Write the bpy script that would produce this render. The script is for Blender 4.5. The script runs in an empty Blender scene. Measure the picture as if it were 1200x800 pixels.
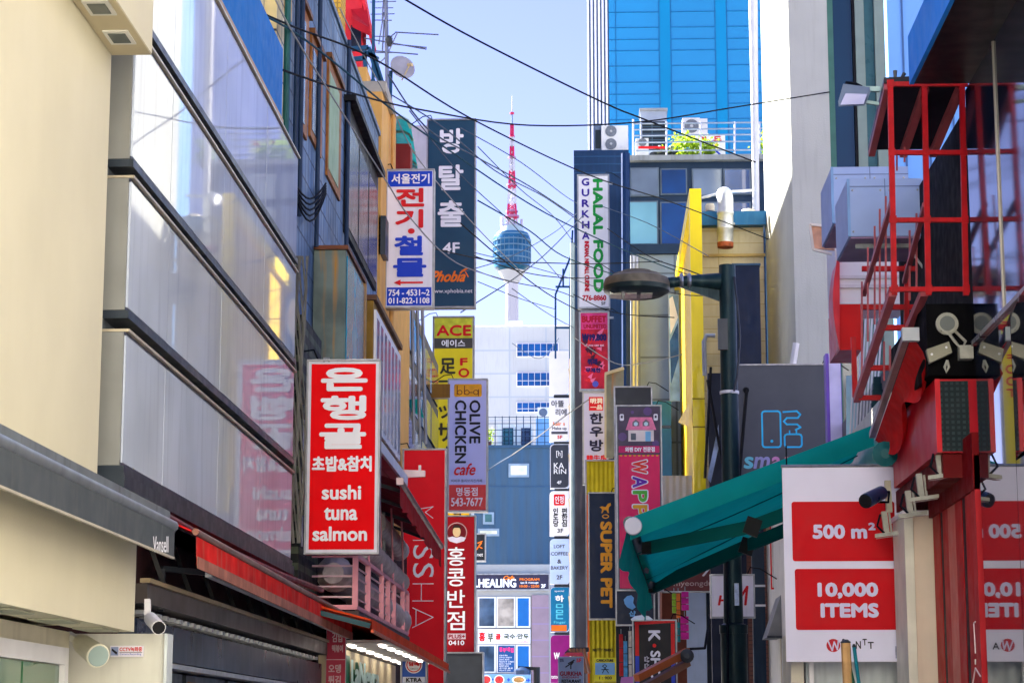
import bpy, math, random
from mathutils import Vector as V
random.seed(11)
sc = bpy.context.scene
R = math.radians

# ---------------------------------------------------------------- camera
F, CX, CY = 2532.0, 600.0, 400.0            # focal length and centre in pixels of the 1200 x 800 photograph
PITCH = math.atan(458 / F)
YAW = math.atan(100 * math.cos(PITCH) / F)
EYE = V((0, 0, 1.6))
cam = bpy.data.cameras.new('camera')
cam.sensor_width = 36
cam.lens = F * 36 / 1200
cam.clip_start = 0.2
cam.clip_end = 9000
co = bpy.data.objects.new('camera', cam)
co.location = EYE
co.rotation_euler = (R(90) + PITCH, 0, YAW)
sc.collection.objects.link(co)
sc.camera = co

# ---------------------------------------------------------------- sky, sun, exposure
SUN_EL, SUN_AZ = R(36), R(-56)              # azimuth measured from +Y towards +X: the sun stands ahead and to the left
w = bpy.data.worlds.new('World')
sc.world = w
w.use_nodes = True
nt = w.node_tree
sky = nt.nodes.new('ShaderNodeTexSky')
sky.sky_type = 'NISHITA'
sky.sun_disc = False
sky.sun_elevation = SUN_EL
sky.sun_rotation = SUN_AZ
sky.air_density = 1.0
sky.dust_density = 0.05
sky.altitude = 800
sky.ozone_density = 5.0
tint = nt.nodes.new('ShaderNodeMix')
tint.data_type = 'RGBA'
tint.blend_type = 'MULTIPLY'
tint.inputs[0].default_value = 1.0
tint.inputs[7].default_value = (1.18, 0.81, 0.99, 1)
nt.links.new(sky.outputs[0], tint.inputs[6])
nt.links.new(tint.outputs[2], nt.nodes['Background'].inputs[0])
nt.nodes['Background'].inputs[1].default_value = 0.0405
sl = bpy.data.lights.new('sun', 'SUN')
sl.energy = 5.0
sl.angle = R(0.6)
sl.color = (1.0, 0.93, 0.82)
so = bpy.data.objects.new('sun', sl)
to_sun = V((math.sin(SUN_AZ) * math.cos(SUN_EL), math.cos(SUN_AZ) * math.cos(SUN_EL), math.sin(SUN_EL)))
so.rotation_euler = to_sun.to_track_quat('Z', 'Y').to_euler()
so.location = (-30, 20, 60)
sc.collection.objects.link(so)
sc.view_settings.view_transform = 'Standard'
sc.view_settings.look = 'None'
sc.view_settings.gamma = 1
sc.view_settings.exposure = 2.98
sc.cycles.max_bounces = 8
sc.cycles.use_denoising = True

# ---------------------------------------------------------------- helpers
_R = V((math.cos(YAW), math.sin(YAW), 0))
_FH = V((-math.sin(YAW), math.cos(YAW), 0))
_F = _FH * math.cos(PITCH) + V((0, 0, 1)) * math.sin(PITCH)
_U = -_FH * math.sin(PITCH) + V((0, 0, 1)) * math.cos(PITCH)


def ray(x, y):
    return _R * ((x - CX) / F) + _U * ((CY - y) / F) + _F


def at(x, y, Y):                             # the place seen at pixel x, y at the distance Y down the street
    d = ray(x, y)
    return EYE + d * (Y / d.y)


def onx(x, y, X):                            # the place seen at pixel x, y on the wall plane X
    d = ray(x, y)
    return EYE + d * (X / d.x)


def C(r, g, b):
    f = lambda c: c / 12.92 if c <= 0.04045 else ((c + 0.055) / 1.055) ** 2.4
    return (f(r / 255), f(g / 255), f(b / 255), 1)


MATS = {}


def M(name, col, rough=0.55, metal=0.0, var=0.12, scale=3.0, streak=0.0, streak_col=(40, 35, 30), bump=0.0, bscale=40.0, spec=None, coat=0.0,
      grid=None, ribs=None, ior=1.5, emit=0.0, fine=0.05, trans=0.0, fabric=False):
    """procedural surface: base colour, broad tone drift, fine grain, rain streaks, optional joints (grid) or ribs"""
    if name in MATS:
        return MATS[name]
    m = bpy.data.materials.new(name)
    m.use_nodes = True
    n = m.node_tree
    L = n.links.new
    b = n.nodes['Principled BSDF']
    b.inputs['Roughness'].default_value = rough
    b.inputs['Metallic'].default_value = metal
    b.inputs['IOR'].default_value = ior
    b.inputs['Specular IOR Level'].default_value = spec if spec is not None else (0.5 if ior != 1.5 or metal > .3 else 0.2)
    b.inputs['Coat Weight'].default_value = coat
    b.inputs['Coat Roughness'].default_value = 0.04
    base = C(*col)
    geo = n.nodes.new('ShaderNodeNewGeometry')
    cur = None

    def noise(sc_, detail, stretch=None):
        t = n.nodes.new('ShaderNodeTexNoise')
        t.inputs['Scale'].default_value = sc_
        t.inputs['Detail'].default_value = detail
        if stretch:
            mp = n.nodes.new('ShaderNodeMapping')
            mp.inputs['Scale'].default_value = stretch
            L(geo.outputs['Position'], mp.inputs[0])
            L(mp.outputs[0], t.inputs[0])
        else:
            L(geo.outputs['Position'], t.inputs[0])
        return t.outputs['Fac']

    def mix(fac, a, c, mode='MIX'):
        x = n.nodes.new('ShaderNodeMix')
        x.data_type = 'RGBA'
        x.blend_type = mode
        L(fac, x.inputs[0]) if not isinstance(fac, float) else setattr(x.inputs[0], 'default_value', fac)
        for v, i in ((a, 6), (c, 7)):
            if isinstance(v, tuple):
                x.inputs[i].default_value = v
            else:
                L(v, x.inputs[i])
        return x.outputs[2]

    def ramp(fac, lo, hi):
        r = n.nodes.new('ShaderNodeMapRange')
        r.inputs[1].default_value = lo
        r.inputs[2].default_value = hi
        L(fac, r.inputs[0])
        return r.outputs[0]

    k = lambda s: tuple(min(1, c * s) for c in base[:3]) + (1,)
    cur = mix(ramp(noise(scale, 3), 0.35, 0.65), k(1 - var), k(1 + var * 0.6))
    if fine:
        cur = mix(ramp(noise(scale * 14, 2), 0.3, 0.7), cur, k(1 - fine * 2.2)) if fine > .09 else cur
    if streak:
        s = ramp(noise(5, 4, (2.2, 2.2, 0.16)), 0.52, 0.74)
        mu = n.nodes.new('ShaderNodeMath')
        mu.operation = 'MULTIPLY'
        mu.inputs[1].default_value = streak
        L(s, mu.inputs[0])
        cur = mix(mu.outputs[0], cur, C(*streak_col))
    hgt = None
    if grid:                                  # (size_u, size_v, joint colour, joint width) for upright walls
        gu, gv, gc, gw = grid
        sep = n.nodes.new('ShaderNodeSeparateXYZ')
        L(geo.outputs['Position'], sep.inputs[0])
        ad = n.nodes.new('ShaderNodeMath')
        L(sep.outputs[0], ad.inputs[0])
        L(sep.outputs[1], ad.inputs[1])
        cmb = n.nodes.new('ShaderNodeCombineXYZ')
        L(ad.outputs[0], cmb.inputs[0])
        L(sep.outputs[2], cmb.inputs[1])
        br = n.nodes.new('ShaderNodeTexBrick')
        br.offset = 0.0
        br.inputs['Scale'].default_value = 1
        br.inputs['Brick Width'].default_value = gu
        br.inputs['Row Height'].default_value = gv
        br.inputs['Mortar Size'].default_value = gw
        br.inputs['Mortar Smooth'].default_value = 0.1
        br.inputs['Color1'].default_value = (0.86, 0.86, 0.86, 1)
        br.inputs['Color2'].default_value = (1, 1, 1, 1)
        br.inputs['Mortar'].default_value = (1, 1, 1, 1)
        L(cmb.outputs[0], br.inputs[0])
        cur = mix(1.0, cur, br.outputs[0], 'MULTIPLY')
        cur = mix(br.outputs['Fac'], cur, C(*gc))
    if ribs:                                  # (spacing, depth): folded sheet metal or cloth
        sp, dep = ribs
        wv = n.nodes.new('ShaderNodeTexWave')
        wv.wave_type = 'BANDS'
        wv.bands_direction = 'X'
        wv.inputs['Scale'].default_value = 1 / sp / 3.18
        wv.inputs['Distortion'].default_value = 0
        L(geo.outputs['Position'], wv.inputs[0])
        hgt = wv.outputs['Fac']
    L(cur, b.inputs['Base Color'])
    if bump or hgt:
        bp = n.nodes.new('ShaderNodeBump')
        bp.inputs['Strength'].default_value = bump or 0.6
        bp.inputs['Distance'].default_value = ribs[1] if ribs else 0.01
        L(hgt if hgt else noise(bscale, 4), bp.inputs['Height'])
        L(bp.outputs[0], b.inputs['Normal'])
    rr = n.nodes.new('ShaderNodeMapRange')
    rr.inputs[1].default_value = 0.3
    rr.inputs[2].default_value = 0.7
    rr.inputs[3].default_value = max(0.0, rough * 0.85)
    rr.inputs[4].default_value = min(1, rough * 1.15)
    L(noise(scale * 2.3, 2), rr.inputs[0])
    L(rr.outputs[0], b.inputs['Roughness'])
    if emit:
        b.inputs['Emission Color'].default_value = base
        b.inputs['Emission Strength'].default_value = emit
    if fabric:                                # cloth lets part of the daylight through
        tr = n.nodes.new('ShaderNodeBsdfTranslucent')
        L(cur, tr.inputs[0])
        ms = n.nodes.new('ShaderNodeMixShader')
        ms.inputs[0].default_value = trans or 0.4
        L(b.outputs[0], ms.inputs[1])
        L(tr.outputs[0], ms.inputs[2])
        L(ms.outputs[0], n.nodes['Material Output'].inputs[0])
    MATS[name] = m
    return m


ORG = {}


def props(o, label=None, cat=None, group=None, kind=None):
    if label: o['label'] = label
    if cat: o['category'] = cat
    if group: o['group'] = group
    if kind: o['kind'] = kind
    return o


def thing(name, label, cat, loc=(0, 0, 0), group=None):
    o = bpy.data.objects.new(name, None)
    o.empty_display_size = 0.1
    o.location = V(loc)
    sc.collection.objects.link(o)
    ORG[o.name] = V(loc)
    return props(o, label, cat, group)


class MB:
    def __init__(s):
        s.v, s.f = [], []

    def add(s, vs, fs):
        n = len(s.v)
        s.v += [V(p) for p in vs]
        s.f += [tuple(i + n for i in f) for f in fs]
        return s

    def box(s, x0, x1, y0, y1, z0, z1):
        return s.add([(x0, y0, z0), (x1, y0, z0), (x1, y1, z0), (x0, y1, z0), (x0, y0, z1), (x1, y0, z1), (x1, y1, z1), (x0, y1, z1)],
                     [(0, 3, 2, 1), (4, 5, 6, 7), (0, 1, 5, 4), (1, 2, 6, 5), (2, 3, 7, 6), (3, 0, 4, 7)])

    def slab(s, pts, vec):                    # a polygon pushed along vec
        n = len(pts)
        vec = V(vec)
        p = [V(q) for q in pts]
        return s.add(p + [q + vec for q in p], [tuple(range(n))[::-1], tuple(range(n, 2 * n))] + [(i, (i + 1) % n, n + (i + 1) % n, n + i) for i in range(n)])

    def bar(s, a, b, w_, h=None, up=(0, 0, 1)):   # square bar between two points
        a, b = V(a), V(b)
        h = h or w_
        d = (b - a).normalized()
        u = V(up)
        if abs(d.dot(u)) > 0.95: u = V((0, 1, 0))
        r = d.cross(u).normalized()
        u = r.cross(d).normalized()
        q = [r * (i * w_ / 2) + u * (j * h / 2) for i, j in ((-1, -1), (1, -1), (1, 1), (-1, 1))]
        return s.add([a + k for k in q] + [b + k for k in q], [(0, 1, 2, 3), (7, 6, 5, 4), (0, 4, 5, 1), (1, 5, 6, 2), (2, 6, 7, 3), (3, 7, 4, 0)])

    def tube(s, path, r, n=8, close=True):
        path = [V(p) for p in path]
        rs = r if isinstance(r, (list, tuple)) else [r] * len(path)
        base = len(s.v)
        pr = None
        for i, p in enumerate(path):
            d = (path[min(i + 1, len(path) - 1)] - path[max(i - 1, 0)]).normalized()
            if pr is None:
                pr = d.orthogonal().normalized()
            pr = (pr - d * pr.dot(d)).normalized()
            q = d.cross(pr)
            for k in range(n):
                a = 2 * math.pi * k / n
                s.v.append(p + (pr * math.cos(a) + q * math.sin(a)) * rs[i])
        for i in range(len(path) - 1):
            for k in range(n):
                a, b = base + i * n + k, base + i * n + (k + 1) % n
                s.f.append((a, b, b + n, a + n))
        if close:
            s.f.append(tuple(base + k for k in range(n))[::-1])
            s.f.append(tuple(base + (len(path) - 1) * n + k for k in range(n)))
        return s

    def lathe(s, o, prof, axis=(0, 0, 1), n=24):  # prof: (radius, distance along the axis)
        ax = V(axis).normalized()
        return s.tube([V(o) + ax * (h + i * 1e-6) for i, (_, h) in enumerate(prof)], [max(r, 1e-4) for r, _ in prof], n)

    def build(s, name, mat, parent=None, smooth=False, label=None):
        o0 = ORG.get(parent.name, V((0, 0, 0))) if parent else V((0, 0, 0))
        me = bpy.data.meshes.new(name)
        me.from_pydata([tuple(p - o0) for p in s.v], [], s.f)
        me.materials.append(mat)
        if smooth:
            me.shade_smooth()
            try:
                me.set_sharp_from_angle(angle=R(40))
            except Exception:
                pass
        me.validate()
        o = bpy.data.objects.new(name, me)
        sc.collection.objects.link(o)
        if parent:
            o.parent = parent
            ORG[o.name] = o0
        if label: o['label'] = label
        return o


def box(name, mat, parent, *b):
    return MB().box(*b).build(name, mat, parent)


_T = {}


def glyphs(s, spacing=1.0, line=1.0):
    """a string as flat faces, scaled to the unit square"""
    k = (s, spacing, line)
    if k not in _T:
        cu = bpy.data.curves.new('lettering', 'FONT')
        cu.body = s
        cu.resolution_u = 3
        cu.space_character = spacing
        cu.space_line = line
        cu.align_x = 'CENTER' if '\n' in s else 'LEFT'
        o = bpy.data.objects.new('lettering', cu)
        me = bpy.data.meshes.new_from_object(o)
        vs = [(v.co.x, v.co.y) for v in me.vertices]
        fs = [tuple(p.vertices) for p in me.polygons]
        bpy.data.objects.remove(o)
        bpy.data.curves.remove(cu)
        bpy.data.meshes.remove(me)
        x0, x1 = min(p[0] for p in vs), max(p[0] for p in vs)
        y0, y1 = min(p[1] for p in vs), max(p[1] for p in vs)
        _T[k] = ([((x - x0) / (x1 - x0), (y - y0) / max(1e-6, y1 - y0)) for x, y in vs], fs)
    return _T[k]


def lettering(mb, s, place, rect, bold=0.0, rot=0, off=0.018, spacing=1.0, line=1.0, slant=0.0):
    """place(px, py, off) gives the world point; rect is the box the writing fills, in picture pixels"""
    vs, fs = glyphs(s, spacing, line)
    x0, y0, x1, y1 = rect
    n = 1 if not bold else (5 if bold < 0.7 else 9)
    sh = [(0, 0)] + [(bold * math.cos(2 * math.pi * i / (n - 1)), bold * math.sin(2 * math.pi * i / (n - 1))) for i in range(n - 1)]
    x0, y0, x1, y1 = x0 + bold, y0 + bold, x1 - bold, y1 - bold
    for i, (dx, dy) in enumerate(sh):
        pts = []
        for u, v in vs:
            u2 = u + slant * (v - 0.5)
            if rot:                           # turned a quarter clockwise, read downwards
                pts.append(place(x0 + (x1 - x0) * v + dx, y0 + (y1 - y0) * u2 + dy, off + i * 0.0004))
            else:
                pts.append(place(x0 + (x1 - x0) * u2 + dx, y1 - (y1 - y0) * v + dy, off + i * 0.0004))
        mb.add(pts, fs)
    return mb


class Sign:
    """a box sign that faces down the street; px rect = its front as seen in the photograph"""

    def __init__(s, name, label, rect, Y, face, casing, depth=0.14, fw=1.2, cat='sign', group=None, top=None):
        s.r, s.Y = rect, Y
        x0, y0, x1, y1 = rect
        ym, xm = (y0 + y1) / 2, (x0 + x1) / 2
        s.X0, s.X1 = at(x0, ym, Y).x, at(x1, ym, Y).x
        s.Z1, s.Z0 = at(xm, y0, Y).z, at(xm, y1, Y).z
        s.root = thing(name, label, cat, ((s.X0 + s.X1) / 2, Y + depth / 2, s.Z0), group)
        box('casing', casing, s.root, s.X0, s.X1, Y, Y + depth, s.Z0, s.Z1)
        if face:
            s.face = s.panel((x0 + fw, y0 + fw, x1 - fw, y1 - fw), face, 'face', 0.006)
        if depth > 0.1:
            s.fittings(Y, depth)

    def fittings(s, Y, depth):
        g = M('sign trim', (150, 152, 158), 0.4, 0.5, var=0.2, scale=6, streak=0.3)
        t = .014 * Y / 30 + .008
        mb = MB()
        mb.box(s.X0 - t, s.X1 + t, Y - t, Y + depth + t, s.Z1 + .001, s.Z1 + t)
        mb.box(s.X0 - t, s.X1 + t, Y - t, Y + depth + t, s.Z0 - t, s.Z0 - .001)
        mb.box(s.X0 - t, s.X0 - .001, Y - t * .5, Y + depth, s.Z0, s.Z1)
        mb.box(s.X1 + .001, s.X1 + t, Y - t * .5, Y + depth, s.Z0, s.Z1)
        mb.build('trim', g, s.root)
        cab = MB()
        x = s.X0 + .1 if s.X1 < 0 else s.X1 - .1
        d = -1 if s.X1 < 0 else 1
        cab.tube([V((x, Y + depth * .6, s.Z1)), V((x + d * .06, Y + depth * .6, s.Z1 + .14)), V((x + d * .22, Y + depth * .7, s.Z1 + .12)), V((x + d * .5, Y + depth, s.Z1 - .05))], .011, 5)
        cab.build('power_cable', M('black sign cable', (22, 24, 28), 0.8, spec=.1), s.root)

    def pt(s, px, py, off=0.0):
        x0, y0, x1, y1 = s.r
        return V((s.X0 + (s.X1 - s.X0) * (px - x0) / (x1 - x0), s.Y - off, s.Z1 - (s.Z1 - s.Z0) * (py - y0) / (y1 - y0)))

    def poly(s, pts, mat, name='panel', off=0.012, parent=None):
        return MB().slab([s.pt(x, y, off) for x, y in pts], (0, min(0.006, off * 0.9), 0)).build(name, mat, parent or s.root)

    def panel(s, r, mat, name='panel', off=0.012, rad=0.0, parent=None):
        x0, y0, x1, y1 = r
        if rad:
            pts = []
            for cx, cy, a0 in ((x1 - rad, y0 + rad, -90), (x1 - rad, y1 - rad, 0), (x0 + rad, y1 - rad, 90), (x0 + rad, y0 + rad, 180)):
                pts += [(cx + rad * math.cos(R(a0 + t)), cy + rad * math.sin(R(a0 + t))) for t in (0, 30, 60, 90)]
        else:
            pts = [(x0, y0), (x1, y0), (x1, y1), (x0, y1)]
        return s.poly(pts, mat, name, off, parent)

    def disc(s, cx, cy, rx, ry, mat, name='emblem', off=0.014, n=28):
        return s.poly([(cx + rx * math.cos(2 * math.pi * i / n), cy + ry * math.sin(2 * math.pi * i / n)) for i in range(n)], mat, name, off)

    def ring(s, cx, cy, rx, ry, wd, mat, name='emblem_ring', off=0.016, n=28):
        mb = MB()
        for i in range(n):
            a, b = 2 * math.pi * i / n, 2 * math.pi * (i + 1) / n
            mb.add([s.pt(cx + (rx - k) * math.cos(t), cy + (ry - k) * math.sin(t), off) for t, k in ((a, 0), (b, 0), (b, wd), (a, wd))], [(0, 1, 2, 3)])
        return mb.build(name, mat, s.root)

    def stroke(s, pts, wd, mat, name='drawn_line', off=0.016):
        mb = MB()
        for i, ((ax, ay), (bx, by)) in enumerate(zip(pts, pts[1:])):
            dx, dy = bx - ax, by - ay
            l = math.hypot(dx, dy) or 1
            nx, ny, ex, ey = -dy / l * wd / 2, dx / l * wd / 2, dx / l * wd / 3, dy / l * wd / 3
            o = off + (i % 3) * 0.0005
            mb.add([s.pt(ax - ex + nx, ay - ey + ny, o), s.pt(bx + ex + nx, by + ey + ny, o), s.pt(bx + ex - nx, by + ey - ny, o), s.pt(ax - ex - nx, ay - ey - ny, o)], [(0, 1, 2, 3)])
        return mb.build(name, mat, s.root)

    def txt(s, t, rect, mat, bold=0.0, rot=0, off=0.02, name='lettering', **k):
        return lettering(MB(), t, s.pt, rect, bold, rot, off, **k).build(name, mat, s.root)

    def arm(s, mat, y, X, th=0.06, name='bracket'):   # bracket from the sign to the wall plane X
        z = s.pt(s.r[0], y).z
        a, b = (X, s.X0) if X < s.X0 else (s.X1, X)
        return box(name, mat, s.root, a, b, s.Y + 0.03, s.Y + 0.03 + th, z - th / 2, z + th / 2)

# ---------------------------------------------------------------- palette
white_paint = M('white paint', (226, 226, 228), 0.5, var=0.06)
pale_metal = M('pale metal', (190, 194, 200), 0.35, 0.6, var=0.08, streak=0.2)
steel = M('galvanised steel', (150, 156, 162), 0.38, 0.8, var=0.15, scale=8, streak=0.25)
silver_duct = M('silver duct foil', (196, 186, 186), 0.5, 0.45, var=0.2, scale=9, bump=0.5, bscale=30)
dark_metal = M('dark metal', (44, 50, 58), 0.42, 0.4, var=0.15, streak=0.2, streak_col=(90, 92, 96))
black_metal = M('black metal', (16, 18, 22), 0.6, 0.0, var=0.2, spec=.2)
black_rubber = M('black cable sheath', (14, 20, 30), 0.8, var=0.2, spec=.1)
white_cable = M('white cable sheath', (150, 152, 150), 0.7, spec=.2)
sign_white = M('sign white', (236, 234, 242), 0.5, var=0.04, spec=.25, streak=.2, streak_col=(190, 184, 172))
sign_red = M('sign red', (240, 3, 14), 0.6, var=0.05, spec=.08, streak=.18, streak_col=(190, 30, 34))
sign_blue = M('sign blue', (10, 64, 200), 0.5, var=0.05, spec=.2)
ink_black = M('ink black', (26, 26, 34), 0.5, var=0.05)
ink_white = M('ink white', (242, 242, 246), 0.45, var=0.02)
ink_red = M('ink red', (214, 18, 30), 0.45, var=0.03)
ink_blue = M('ink blue', (20, 62, 196), 0.45, var=0.03)
casing_white = M('white sign casing', (205, 208, 220), 0.4, 0.1, var=0.05, streak=0.12)
casing_dark = M('dark sign casing', (48, 50, 58), 0.45, 0.2, var=0.1)
cream_render = M('cream render', (212, 206, 178), 0.8, var=0.05, scale=0.9, streak=0.07, streak_col=(196, 184, 152), bump=0.12, bscale=90)
cream_soffit = M('cream soffit', (205, 194, 160), 0.8, var=0.05, bump=0.1)

# ---------------------------------------------------------------- ground, paving, hill
asphalt = M('pale ground', (178, 176, 170), 0.9, var=0.2, bump=0.3)
paving = M('granite paving', (188, 184, 178), 0.8, var=0.12, bump=0.15)
kerb_m = M('kerb stone', (160, 158, 152), 0.8)
hill_m = M('wooded hill', (48, 66, 44), 0.95, var=0.5, scale=0.03)
props(box('ground', asphalt, None, -3500, 3500, -300, 4500, -0.5, 0), kind='structure')
props(box('street', paving, None, -3.6, 3.6, -60, 95, 0.0, 0.004), kind='structure')
for nm, a, b in (('kerb', -3.75, -3.6), ('kerb', 3.6, 3.75)):
    props(box(nm, kerb_m, None, a, b, 4, 95, 0, 0.12), kind='structure')
mb = MB()
N = 28
for j in range(N + 1):
    for i in range(N + 1):
        x, y = -700 + 1400 * i / N, 900 + 1000 * j / N
        d = math.hypot((x + 58) / 520, (y - 1463) / 420)
        z = 243 * max(0, 1 - d) ** 0.9 + (random.uniform(-9, 9) if 0.08 < d < 1 else 0)
        mb.v.append(V((x, y, max(-1, z))))
for j in range(N):
    for i in range(N):
        a = j * (N + 1) + i
        mb.f.append((a, a + 1, a + N + 2, a + N + 1))
props(mb.build('hill', hill_m, None, True), kind='structure')

# ---------------------------------------------------------------- unseen blocks added to bounce sunlight into the shaded street
def plain_block(label, x0, x1, y0, y1, h, mat, side):
    t = thing('bounce_block', label, 'building', ((x0 + x1) / 2, (y0 + y1) / 2, 0))
    box('wall', mat, t, x0, x1, y0, y1, 0, h)
    g = M('plain block glass', (90, 104, 116), 0.1, var=.2)
    for k in range(3):
        for j in range(6):
            z = 3.4 + k * 3.2
            if z > h - 2: continue
            if side == 'x':
                y = y0 + (y1 - y0) * (j + .5) / 6
                wn = MB().box(x0 - .06, x0 - .002, y - .8, y + .8, z, z + 1.5).build('window', white_paint, t)
                box('pane', g, wn, x0 - .08, x0 - .062, y - .72, y + .72, z + .08, z + 1.42)
            else:
                x = x0 + (x1 - x0) * (j + .5) / 6
                wn = MB().box(x - .9, x + .9, y1 + .002, y1 + .06, z, z + 1.5).build('window', white_paint, t)
                box('pane', g, wn, x - .82, x + .82, y1 + .062, y1 + .08, z + .08, z + 1.42)
    box('coping', white_paint, t, x0 - .1, x1 + .1, y0 - .1, y1 + .1, h + .002, h + .3)
pale = M('pale rendered block', (244, 242, 236), 0.85, var=.03)
plain_block('pale rendered block added unseen behind the viewer to bounce sunlight', -17, 17, -24, -13, 20, pale, 'y')
plain_block('pale rendered block added unseen on the right to bounce sunlight, short of the mirror storefront', 6.5, 14, -12, 10, 14, M('buff rendered block', (190, 184, 172), 0.85, var=.03), 'x')

# ================================================================= LEFT SIDE
# cream corner building, nearest on the left
t = thing('corner_building', 'smooth cream rendered building with a lit canopy box, nearest on the left', 'building', (-6, 9, 0))
YE = 13.27
XO = at(178, 64, YE).x
zc = at(150, 64, YE).z
box('wall', cream_render, t, -9, -3.1, 4, YE, 2.25, 8.6)
cb = MB().box(-3.098, XO, 4, YE, zc, zc + 0.36).build('canopy_box', cream_render, t)
box('soffit', cream_soffit, cb, -3.096, XO - 0.004, 4, YE - 0.004, zc - 0.006, zc - 0.001)
lamp_rim = M('downlight rim', (225, 225, 215), 0.4)
lamp_glass = M('downlight glass', (96, 104, 98), 0.15, var=0.2)
for px, py in ((115, 15), (139, 46)):
    p = onx(px, py, -2.97)
    d = box('downlight', lamp_rim, cb, -3.045, -2.885, p.y - 0.13, p.y + 0.13, zc - 0.016, zc - 0.006)
    box('lamp_glass', lamp_glass, d, -3.02, -2.91, p.y - 0.09, p.y + 0.09, zc - 0.02, zc - 0.0165)
zf = at(150, 740, YE).z
fb = MB().box(-3.098, XO, 4, YE - 0.002, zf, 3.02).build('fascia_box', cream_render, t)
for i, yy in enumerate((10.6, 11.6, 12.6)):
    box('soffit_panel', M('soffit panel', (172, 172, 150), 0.7), fb, -3.06, -2.88, yy, yy + 0.45, zf - 0.012, zf - 0.002)
box('lower_wall', M('cream lower wall', (214, 208, 186), 0.7, streak=0.15), t, -9, -3.22, 4, 13.2, 0, zf - 0.002)
wf = MB().box(-3.218, -3.17, 6, 13.0, 2.0, 2.1).box(-3.218, -3.17, 12.92, 13.0, 0.5, 2.0).build('window_frame', white_paint, t)
for i in range(8):
    y0 = 6 + i * 0.865
    box('window_pane', M('green tinted glass', (70, 112, 84), 0.08, var=0.1, ior=1.6), wf, -3.216, -3.2, y0 + 0.02, y0 + 0.84, 0.5, 1.995)
box('return_wall', M('grey cream panel', (206, 206, 194), 0.6, var=0.05, streak=0.12), t, -3.6, at(200, 770, 13.7).x, 13.5, 13.66, 0, at(150, 742, 13.5).z)
box('corner_trim', M('pale corner trim', (196, 205, 205), 0.4), t, at(200, 770, 13.7).x + 0.001, at(200, 770, 13.7).x + 0.02, 13.48, 13.66, 0, at(150, 742, 13.5).z)

# grey folded awning
awn_grey = M('charcoal awning cloth', (74, 80, 84), 0.8, var=0.1, streak=0.25, streak_col=(110, 112, 112))
t = thing('folded_awning', 'charcoal folded awning with white lettering on its valance, along the cream wall', 'awning', (-2.8, 9, 2.7))
y1 = 13.3
MB().box(-3.09, -2.64, 5, y1, 2.86, 2.95).build('cassette', M('awning cassette', (120, 128, 132), 0.4, 0.3, streak=0.3), t)
MB().tube([(-2.62, 5, 2.86), (-2.62, y1, 2.86)], 0.035, 10).build('front_tube', M('dull aluminium', (132, 140, 146), 0.35, 0.5, streak=0.2), t, True)
MB().box(-2.612, -2.6, 5, y1 - 0.05, 2.665, 2.83).build('valance', awn_grey, t)
MB().box(-2.614, -2.596, 5, y1 - 0.05, 2.652, 2.664).build('hem', M('pale hem', (178, 172, 156), 0.6), t)
lettering(MB(), 'Vansell', lambda x, y, o: onx(x, y, -2.599) + V((o * .1, 0, 0)), (179, 628, 197, 647), 0.15).build('lettering', ink_white, t)

# loudspeaker, camera, notice
t = thing('wall_loudspeaker', 'cream horn loudspeaker fixed in the corner under the cream fascia', 'loudspeaker', at(100, 760, 13.3))
a, b = at(94, 752, 13.2), at(115, 768, 12.95)
spk = M('cream plastic', (220, 218, 196), 0.4)
d = (b - a)
MB().lathe(a, [(0.03, -0.02), (0.05, 0), (0.06, 0.05), (0.07, d.length * .92), (0.073, d.length), (0.066, d.length + .004)], d, 18).build('horn', spk, t)
MB().lathe(a, [(0.064, d.length + .005), (0.058, d.length + .007), (0.0, d.length + .008)], d, 18).build('grille', M('speaker grille', (150, 170, 165), 0.5), t)
MB().bar(a, a + V((-0.1, 0.1, 0.05)), 0.04).build('bracket', spk, t)
s = Sign('camera_notice', 'small white notice with a camera picture on the grey panel', (129, 756, 168, 769), 13.485, sign_white, sign_white, 0.012, 0.3)
s.panel((130.5, 757.5, 139, 767.5), M('pale blue print', (150, 165, 205), 0.5), 'picture', 0.009)
s.poly([(131.5, 759), (138, 764), (137, 766.5), (131.5, 762)], ink_black, 'pictogram', 0.012)
s.txt('CCTV녹화중', (140.5, 757.5, 167, 762.8), ink_red, 0.15, off=.011)
s.panel((140.5, 763.6, 167, 764.1), ink_black, 'rule', 0.01)
s.txt('Camera Recording', (141, 764.8, 166, 767.6), ink_blue, 0, off=.011)
t = thing('security_camera', 'little white bullet camera under the corner of the cream fascia', 'camera', at(180, 730, 13.5))
a, b = at(176, 724, 13.55), at(186, 735, 13.3)
MB().lathe(a, [(0.03, 0), (0.042, 0.01), (0.044, (b - a).length)], b - a, 14).build('body', white_paint, t, True)
MB().lathe(b, [(0.04, 0.001), (0.034, 0.004), (0, 0.006)], b - a, 14).build('lens', black_metal, t)
MB().bar(a + V((-0.02, 0.02, 0.0)), a + V((-0.03, 0.05, 0.12)), 0.035).build('mount', white_paint, t)

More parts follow.
